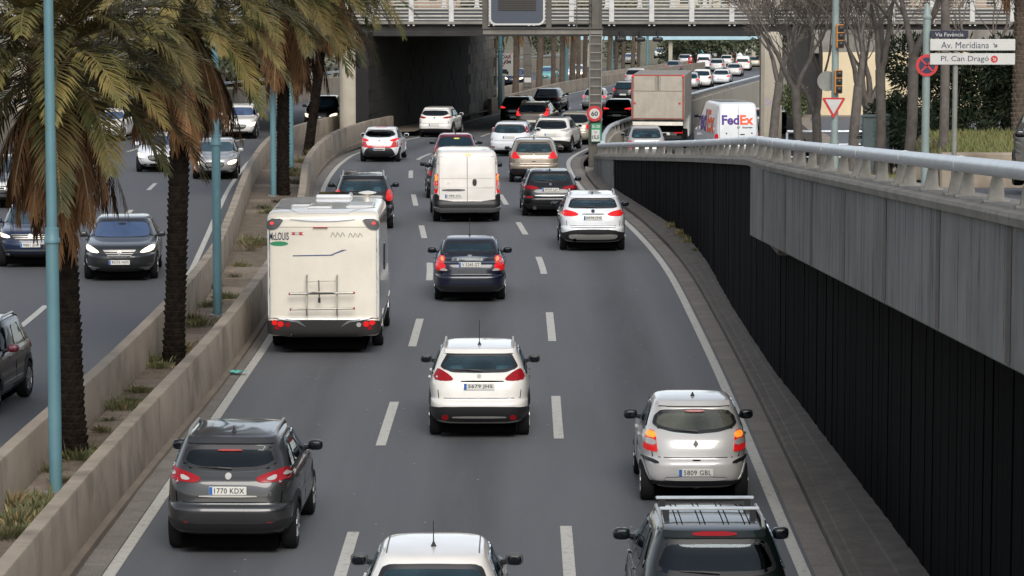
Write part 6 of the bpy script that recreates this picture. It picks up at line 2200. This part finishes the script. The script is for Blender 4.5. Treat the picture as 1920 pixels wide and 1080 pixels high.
# ================================================================== street furniture
def lamp_post(base, label, group=None, h=10.5, r=.080, lower=.100, lower_h=3.9, side=1):
    o = empty('lamp_post', base, 0, label, 'lamp post', group)
    MB().lathe([(lower, 0), (lower * .97, lower_h - .12), (lower * 1.04, lower_h - .12), (lower * 1.04, lower_h - .1)], (0, 0, 0), 20).build('lower_pole', MATS['lamp_blue'], o, True)
    MB().lathe([(lower * 1.22, lower_h - .1), (lower * 1.22, lower_h - .05), (lower * 1.05, lower_h - .02), (lower * 1.05, lower_h + .11), (r, lower_h + .13)], (0, 0, 0), 20).build('collar', MATS['lamp_blue'], o, True)
    MB().lathe([(r, lower_h + .1), (r * .8, h)], (0, 0, 0), 18).build('upper_pole', MATS['lamp_blue'], o, True)
    MB().lathe([(lower * 1.9, -.02), (lower * 1.9, .03), (lower * 1.2, .04)], (0, 0, 0), 16).build('base_plate', MATS['galv'], o)
    for s in (-1, 1):
        MB().tube([(0, 0, h - .3), (s * .5, 0, h + .2), (s * 1.8, 0, h + .4)], .05, 8).build('arm', MATS['lamp_blue'], o, True)
        vs, fs = superbox(.8, .3, .16, 3)
        mk('lantern', [v + Vector((s * 2.1, 0, h + .4)) for v in vs], fs, MATS['galv'], o, True)
    return o


for (x, y), lb in zip(((105, 925), (408, 592), (513, 368), (546, 316)), ('nearest blue lamp post, in front of the first palm', 'second blue lamp post, left of the motorhome', 'third blue lamp post, beside the slim palm trunk', 'fourth blue lamp post, short of the overpass')):
    lamp_post(gp(x, y, dz=.21), lb, 'blue lamp posts in the median')
for i, (x, y) in enumerate(((938, 204), (1062, 161), (1147, 140), (1214, 124))):
    lamp_post(gp(x, y, dz=.2), ORD[i] + ' pale blue lamp post from the left in the far median', 'far blue lamp posts', 9.5, .14, .16)
for i, (x, y) in enumerate(((1262, 108), (1310, 100), (1335, 106), (1352, 112), (1368, 116))):
    lamp_post(gp(x, y), ORD[i] + ' from the left of the slim blue lamp posts at the far road end', 'farthest blue lamp posts', 9, .13, .15)

# gantry with message panel
GX, GY = 3.32, 127.7
GZ = zroad(GY)
ga = empty('gantry', (GX, GY, GZ), 0, 'brown steel gantry post with ladder carrying a dark message panel over the road', 'gantry')
MB().box((0, 0, 5.0), (.52, .5, 10.2), 0, .02).build('post', MATS['gantry_steel'], ga)
for z in (.35, 1.15, 2.0, 2.85, 3.7, 4.5):
    MB().box((0, 0, z), (.545, .525, .035)).build('joint_band', MATS['plastic_grey'], ga)
MB().box((0, 0, .02), (.8, .8, .16), 0, .02).build('base_plate', MATS['concrete_grey'], ga)
la = MB().tube([(-.235, -.36, 1.9), (-.235, -.36, 5.5)], .02, 6).tube([(.235, -.36, 1.9), (.235, -.36, 5.5)], .02, 6).build('ladder', MATS['galv'], ga)
for i in range(11):
    MB().tube([(-.235, -.36, 2.0 + i * .335), (.235, -.36, 2.0 + i * .335)], .014, 5).build('rung', MATS['galv'], la)
bz = 5.50
MB().box((-2.1, -.25, bz), (4.75, .16, .20), 0, .01).build('beam', MATS['concrete_grey'], ga)
MB().box((-2.1, -.05, bz + .14), (4.8, .75, .04)).build('walkway', MATS['gantry_steel'], ga)
for x, w in ((-4.38, .24), (-1.86, .22), (.0, .3)):
    MB().box((x, -.3, bz + 1.6), (w, .14, 2.9), 0, .01).build('upright', MATS['gantry_steel'], ga)
for z in (.35, .6, .85, 1.1, 1.6, 2.2):
    MB().tube([(-1.8, -.32, bz + z), (-.1, -.32, bz + z)], .015, 5).build('guard_bar', MATS['gantry_steel'], ga)
MB().tube([(-.75, -.34, bz + .1), (-.75, -.34, bz + 2.4)], .02, 5).build('guard_bar', MATS['gantry_steel'], ga)


def rrect(w, h, r, n=6):
    q = []
    for cx, cz, a0 in ((w / 2 - r, h / 2 - r, 0), (-w / 2 + r, h / 2 - r, 90), (-w / 2 + r, -h / 2 + r, 180), (w / 2 - r, -h / 2 + r, 270)):
        for i in range(n + 1):
            a = rad(a0 + 90 * i / n)
            q.append((cx + r * math.cos(a), cz + r * math.sin(a)))
    return q


FACE = Matrix(((1, 0, 0, 0), (0, 0, 1, 0), (0, 1, 0, 0), (0, 0, 0, 1)))      # outline x,z ; depth along +y
vms = MB().prism(rrect(2.2, 2.3, .26), .35, Matrix.Translation((-3.12, -.62, bz + 1.42)) @ FACE).build('message_panel', MATS['sign_dark'], ga)
o_, i_ = rrect(2.2, 2.3, .26), rrect(2.06, 2.16, .22)
fv = [(-3.12 + p[0], -.64, bz + 1.42 + p[1]) for p in o_] + [(-3.12 + p[0], -.64, bz + 1.42 + p[1]) for p in i_] + [(-3.12 + p[0], -.60, bz + 1.42 + p[1]) for p in o_]
n = len(o_)
mk('panel_rim', fv, [(i, (i + 1) % n, n + (i + 1) % n, n + i) for i in range(n)] + [(i, 2 * n + i, 2 * n + (i + 1) % n, (i + 1) % n) for i in range(n)], MATS['sign_white'], vms)
MB().box((-3.12, -.628, bz + 1.62), (1.5, .02, 1.55)).build('louvre_field', MATS['louvre'], vms)
for i in range(22):
    MB().box((-3.12, -.645, bz + .88 + i * .07), (1.5, .03, .022)).build('louvre', MATS['plastic_grey'] if False else mat('louvre_slat', (.055, .05, .043), .6) if i == 0 else MATS['louvre_slat'], vms)


def disc(c, r, d, m, name, parent, n=36):
    return MB().lathe([(r, 0), (r, d)], Vector(c), n, 'Y').build(name, m, parent)


# speed limit and kilometre signs on the gantry post
s60 = empty('speed_sign', (GX - .04, GY - .46, GZ + 2.26), 0, 'round speed limit sign reading 60 with a red border', 'sign')
disc((0, 0, 0), .31, .02, MATS['sign_red'], 'rim', s60)
disc((0, -.006, 0), .205, .02, MATS['sign_white'], 'face', s60)
lettering('lettering', '60', (0, -.008, 0), .19, .27, MATS['ink'], s60, bold=.03)
km = empty('kilometre_sign', (GX + .03, GY - .46, GZ + 1.50), 0, 'small green kilometre sign reading B-20 and 15,5', 'sign')
MB().box((0, 0, 0), (.40, .02, .74), 0, .008).build('board', MATS['sign_green'], km)
MB().box((-.02, -.012, -.11), (.32, .008, .46)).build('white_field', MATS['sign_white'], km)
lettering('lettering', 'B-20', (0, -.0125, .25), .12, .30, MATS['sign_white'], km, bold=.02)
lettering('lettering', 'km', (-.02, -.018, .03), .06, .1, MATS['ink'], km, bold=.02)
lettering('lettering', '15,5', (-.02, -.018, -.19), .17, .27, MATS['ink'], km, bold=.03)

# cameras hanging under the overpass edge
for i, x in enumerate((5.6, 6.6, 7.5)):
    fl = empty('flood_lamp', (x, BY0 - .5, SOF - .05), 0, ORD[i] + ' black lamp from the left under the overpass edge', 'lamp', 'black lamps under the overpass')
    vs, fs = superbox(.55, .3, .24, 4)
    mk('housing', [v + Vector((0, 0, -.35)) for v in vs], fs, MATS['plastic_black'], fl, True)
    MB().tube([(0, 0, -.25), (0, .3, .1)], .05, 6).build('bracket', MATS['plastic_black'], fl)

# end-of-radar sign beyond the abutment
rs = empty('road_sign', (-.55, 213.5, zroad(213)), 0, 'white road sign with a red slash and a black car behind the abutment', 'sign')
MB().tube([(0, .1, 0), (0, .1, 4.0)], .05, 8).build('post', MATS['pole_grey'], rs)
MB().box((0, 0, 3.05), (1.25, .04, 1.5), 0, .01).build('board', MATS['sign_white'], rs)
lettering('lettering', 'RADAR', (0, -.025, 3.55), .24, 1.0, MATS['ink'], rs, bold=.02)
lettering('lettering', 'TRAM', (.02, -.025, 3.22), .24, .9, MATS['ink'], rs, bold=.02)
MB().box((.05, -.03, 2.52), (.55, .012, .16), 0, .03).box((.05, -.03, 2.66), (.36, .012, .14), 0, .03).box((-.14, -.03, 2.42), (.1, .012, .1)).box((.24, -.03, 2.42), (.1, .012, .1)).build('car_symbol', MATS['ink'], rs)
MB().box((.05, -.035, 3.1), (.05, .012, 1.6), M=Matrix.Rotation(rad(33), 3, 'Y')).build('slash', MATS['sign_red'], rs)

# concrete mast among the far palms
cmst = empty('mast', gp(989, 185, dz=.2), 0, 'brown sectional mast with a white plate between the far palm trunks', 'mast')
for i in range(9):
    MB().box((0, 0, .42 + i * .82), (.62, .5, .80), 0, .01).build('section', MATS['gantry_steel'], cmst)
MB().box((.02, -.27, 1.4), (.5, .02, .36)).build('plate', MATS['sign_white'], cmst)

# traffic signals on a pole
TY = 76.0
tb = Vector(((1564 - 960) * TY / 5990, TY, zstreet(76.0) + .13))
ts = empty('traffic_signal', tb, 0, 'grey pole carrying two amber-framed traffic signal heads', 'traffic light')
MB().lathe([(.12, -.75), (.11, .9), (.085, 1.0), (.08, 6.5)], (0, 0, 0), 16).build('pole', MATS['pole_green'], ts, True)
for zc, dx in ((3.41, .09), (2.34, .06)):
    hd_ = MB().box((dx, -.16, zc), (.18, .16, .56), 0, .02).build('signal_head', MATS['signal_amber'], ts)
    for k in (-1, 0, 1):
        MB().box((dx + .015, -.243, zc + k * .183), (.15, .02, .163), 0, .01).build('lens_frame', MATS['signal_dark'], hd_)
        MB().lathe([(.058, 0), (.053, -.016), (.022, -.028)], (dx + .015, -.254, zc + k * .183), 16, 'Y').build('lens', MATS['plastic_black'], hd_, True)
bs = disc((-.17, .12, 2.34), .24, .02, MATS['pole_grey'], 'sign_back', ts)
# give way sign
gw = empty('give_way_sign', tb + Vector((-.04, -.14, 1.79)), 0, 'triangular red and white give way sign below the signals', 'sign')
tri = lambda s: [(-s, s * .58), (s, s * .58), (0, -s * 1.15)]
MB().prism(chaikin(tri(.29), 1, .06), .02, FACE).build('rim', MATS['sign_red'], gw)
MB().prism(tri(.2), .01, Matrix.Translation((0, -.008, .01)) @ FACE).build('face', MATS['sign_white'], gw)

# street name post
SY = 68.0
sb_ = Vector(((1735 - 960) * SY / 5995, SY, zstreet(SY) + .1))
k = SY / 5995
sp = empty('street_sign', sb_, 0, 'pale green post with a navy name plate and two white direction boards', 'sign')
zt_ = lambda py: CAM_H - (py + 113) * k - sb_.z + .02
MB().lathe([(.085, -.1), (.08, zt_(36)), (.10, zt_(35)), (.105, zt_(31)), (.075, zt_(28)), (.05, zt_(12)), (.012, zt_(6))], (0, 0, 0), 18).build('post', MATS['pole_green'], sp, True)


def board(px0, px1, py0, py1, m, txt, tm, mirror_=None, arrow=None, tw=.62, tx=0.0, th=.5):
    x0, x1 = (px0 - 1735) * k, (px1 - 1735) * k
    z0, z1 = zt_(py1), zt_(py0)
    b = MB().box(((x0 + x1) / 2, -.12, (z0 + z1) / 2), (x1 - x0, .03, z1 - z0), 0, .01).build('name_board', MATS[m], sp)
    cx = x0 + (x1 - x0) * (.5 + tx)
    lettering('lettering', txt, (cx, -.1375, (z0 + z1) / 2 - .005), (z1 - z0) * th, (x1 - x0) * tw, MATS[tm], b, bold=0)
    return b, (x0, x1, z0, z1)


def arrow_m(cx, cz, s, m, parent):
    M = Matrix.Translation((cx, -.142, cz)) @ FACE @ Matrix.Rotation(rad(-45), 4, 'Z')
    MB().prism([(-s, -s * .16), (s * .25, -s * .16), (s * .25, -s * .16), (s * .25, s * .16), (-s, s * .16)], .003, M).prism([(-.1 * s, s * .75), (.25 * s, s * .75), (s, 0), (.25 * s, -s * .75), (-.1 * s, -s * .75), (.5 * s, 0)], .003, M).build('arrow', m, parent)


board(1740, 1811, 57, 71, 'sign_navy', 'Via Favència', 'sign_white', tw=.74)
b_, q = board(1740, 1899, 73, 94.5, 'sign_white', 'Av. Meridiana', 'ink_navy', tw=.56, tx=-.09, th=.56)
arrow_m(q[0] + (q[1] - q[0]) * .765, (q[2] + q[3]) / 2 - .01, .055, MATS['ink_navy'], b_)
b_, q = board(1740, 1899, 99.5, 121, 'sign_white', 'Pl. Can Dragó', 'ink_navy', tw=.56, tx=-.09, th=.62)
disc((q[0] + (q[1] - q[0]) * .755, -.14, (q[2] + q[3]) / 2), .075, .006, MATS['sign_red'], 'roundel', b_)
arrow_m(q[0] + (q[1] - q[0]) * .755, (q[2] + q[3]) / 2, .045, MATS['sign_white'], b_)
MB().tube([((1789 - 1735) * k, .0, -.1), ((1789 - 1735) * k, -.05, zt_(60))], .055, 12).build('second_post', MATS['pole_grey'], sp, True)
ns = empty('no_stopping_sign', sb_ + Vector((0, -.1, zt_(122))), 0, 'round no stopping sign with red border and cross below the name boards', 'sign')
disc((0, 0, 0), .235, .02, MATS['sign_red'], 'rim', ns)
disc((0, -.006, 0), .17, .02, MATS['sign_blue'], 'face', ns)
for a in (45, -45):
    MB().box((0, -.01, 0), (.36, .012, .036), M=Matrix.Rotation(rad(a), 3, 'Y')).build('cross_bar', MATS['sign_red'], ns)

# cabinets
CY_ = 80.0
for px0, px1, py, lb, gf_ in ((1617, 1645, 221, 'grey-green street cabinet with green graffiti behind a bare tree', True), (1648, 1668, 222, 'plain dark street cabinet right of the graffiti one', False)):
    w = (px1 - px0) * CY_ / 5990
    cb = empty('street_cabinet', ((px0 + px1 - 1920) / 2 * CY_ / 5990, CY_ + (0 if gf_ else .3), zstreet(CY_) + .12), 0, lb, 'cabinet')
    MB().box((0, 0, .75), (w, .4, 1.58), 0, .01).build('housing', MATS['cabinet'], cb)
    MB().box((0, 0, 1.57), (w + .06, .46, .06), 0, .02).build('lid', MATS['cabinet'], cb)
    MB().box((.01, -.205, .78), (w * .86, .012, 1.36)).build('door', MATS['cabinet'], cb)
    if gf_:
        m = MB()
        rt = random.Random(4)
        for i in range(7):
            z = .62 + i * .12
            m.tube([(.05, -.213, z), (.13, -.213, z + .05), (.06, -.213, z + .1), (.15, -.213, z + .09)], .012, 4)
        m.build('graffiti', MATS['graffiti'], cb)

# pale tube fence behind the trees
fn = empty('tube_fence', (8.6, 100, zbank(100) + .13), 0, 'pale blue tube fence behind the bare trunks', 'fence')
for z in (.5, .9, 1.3):
    MB().tube([(0, 0, z), (5.2, .5, z - .03)], .05 if z > 1 else .025, 8).build('rail', MATS['galv_bright'], fn, True)
for i in range(6):
    MB().box((i * 1.03, i * .1, .62), (.07, .07, 1.3), 0, .01).build('post', MATS['galv_bright'], fn)

# car at the right edge on the street
p = Vector((10.45, 61.5, zstreet(61.5)))
car('suv', 'suv', (4.3, 1.8, 1.6, .8, 2.6), 'p_green', p + Vector((.42, 0, 0)), math.pi - .03, 'dark car on the street cut by the right edge', 'car', None, front=True, ref='front', plate='', plate_z=.8, det=1, mirror_m='p_black')

# far sign gantries
fg = empty('motorway_sign', gp(1392, 100), 0, 'green motorway sign far beyond the overpass', 'sign')
for x in (-1.2, 1.2):
    MB().tube([(x, 0, -1), (x, 0, 3.2)], .08, 6).build('post', MATS['galv'], fg)
MB().box((0, -.1, 3.3), (3.6, .1, 1.5), 0, .02).build('board', MATS['sign_green'], fg)
fb = empty('footbridge', (26, 425, -7.8), 0, 'pale blue footbridge crossing the far end of the road', 'bridge')
MB().box((0, 0, 3.6), (34, 2, .9)).build('deck', mat('pale_blue', (.35, .52, .58), .6, noise=(1, .4, .7), c2=(.3, .45, .5)), fb)
for x in (-16, -5, 6, 16):
    MB().box((x, 0, 1.4), (.5, .5, 3.6)).build('column', MATS['concrete_light'], fb)

# litter
lt_ = gp(445, 704)
m = MB()
rt = random.Random(3)
vs = []
for i in range(5):
    for j in range(4):
        vs.append((lt_.x - .18 + i * .09, lt_.y - .1 + j * .07, .03 + rt.uniform(0, .07)))
mk_ = mk('plastic_bag', vs, [(i * 4 + j, (i + 1) * 4 + j, (i + 1) * 4 + j + 1, i * 4 + j + 1) for i in range(4) for j in range(3)], mat('bag_teal', (.10, .40, .34), .4), None)
tag(mk_, 'crumpled teal plastic bag on the left gutter', 'litter')
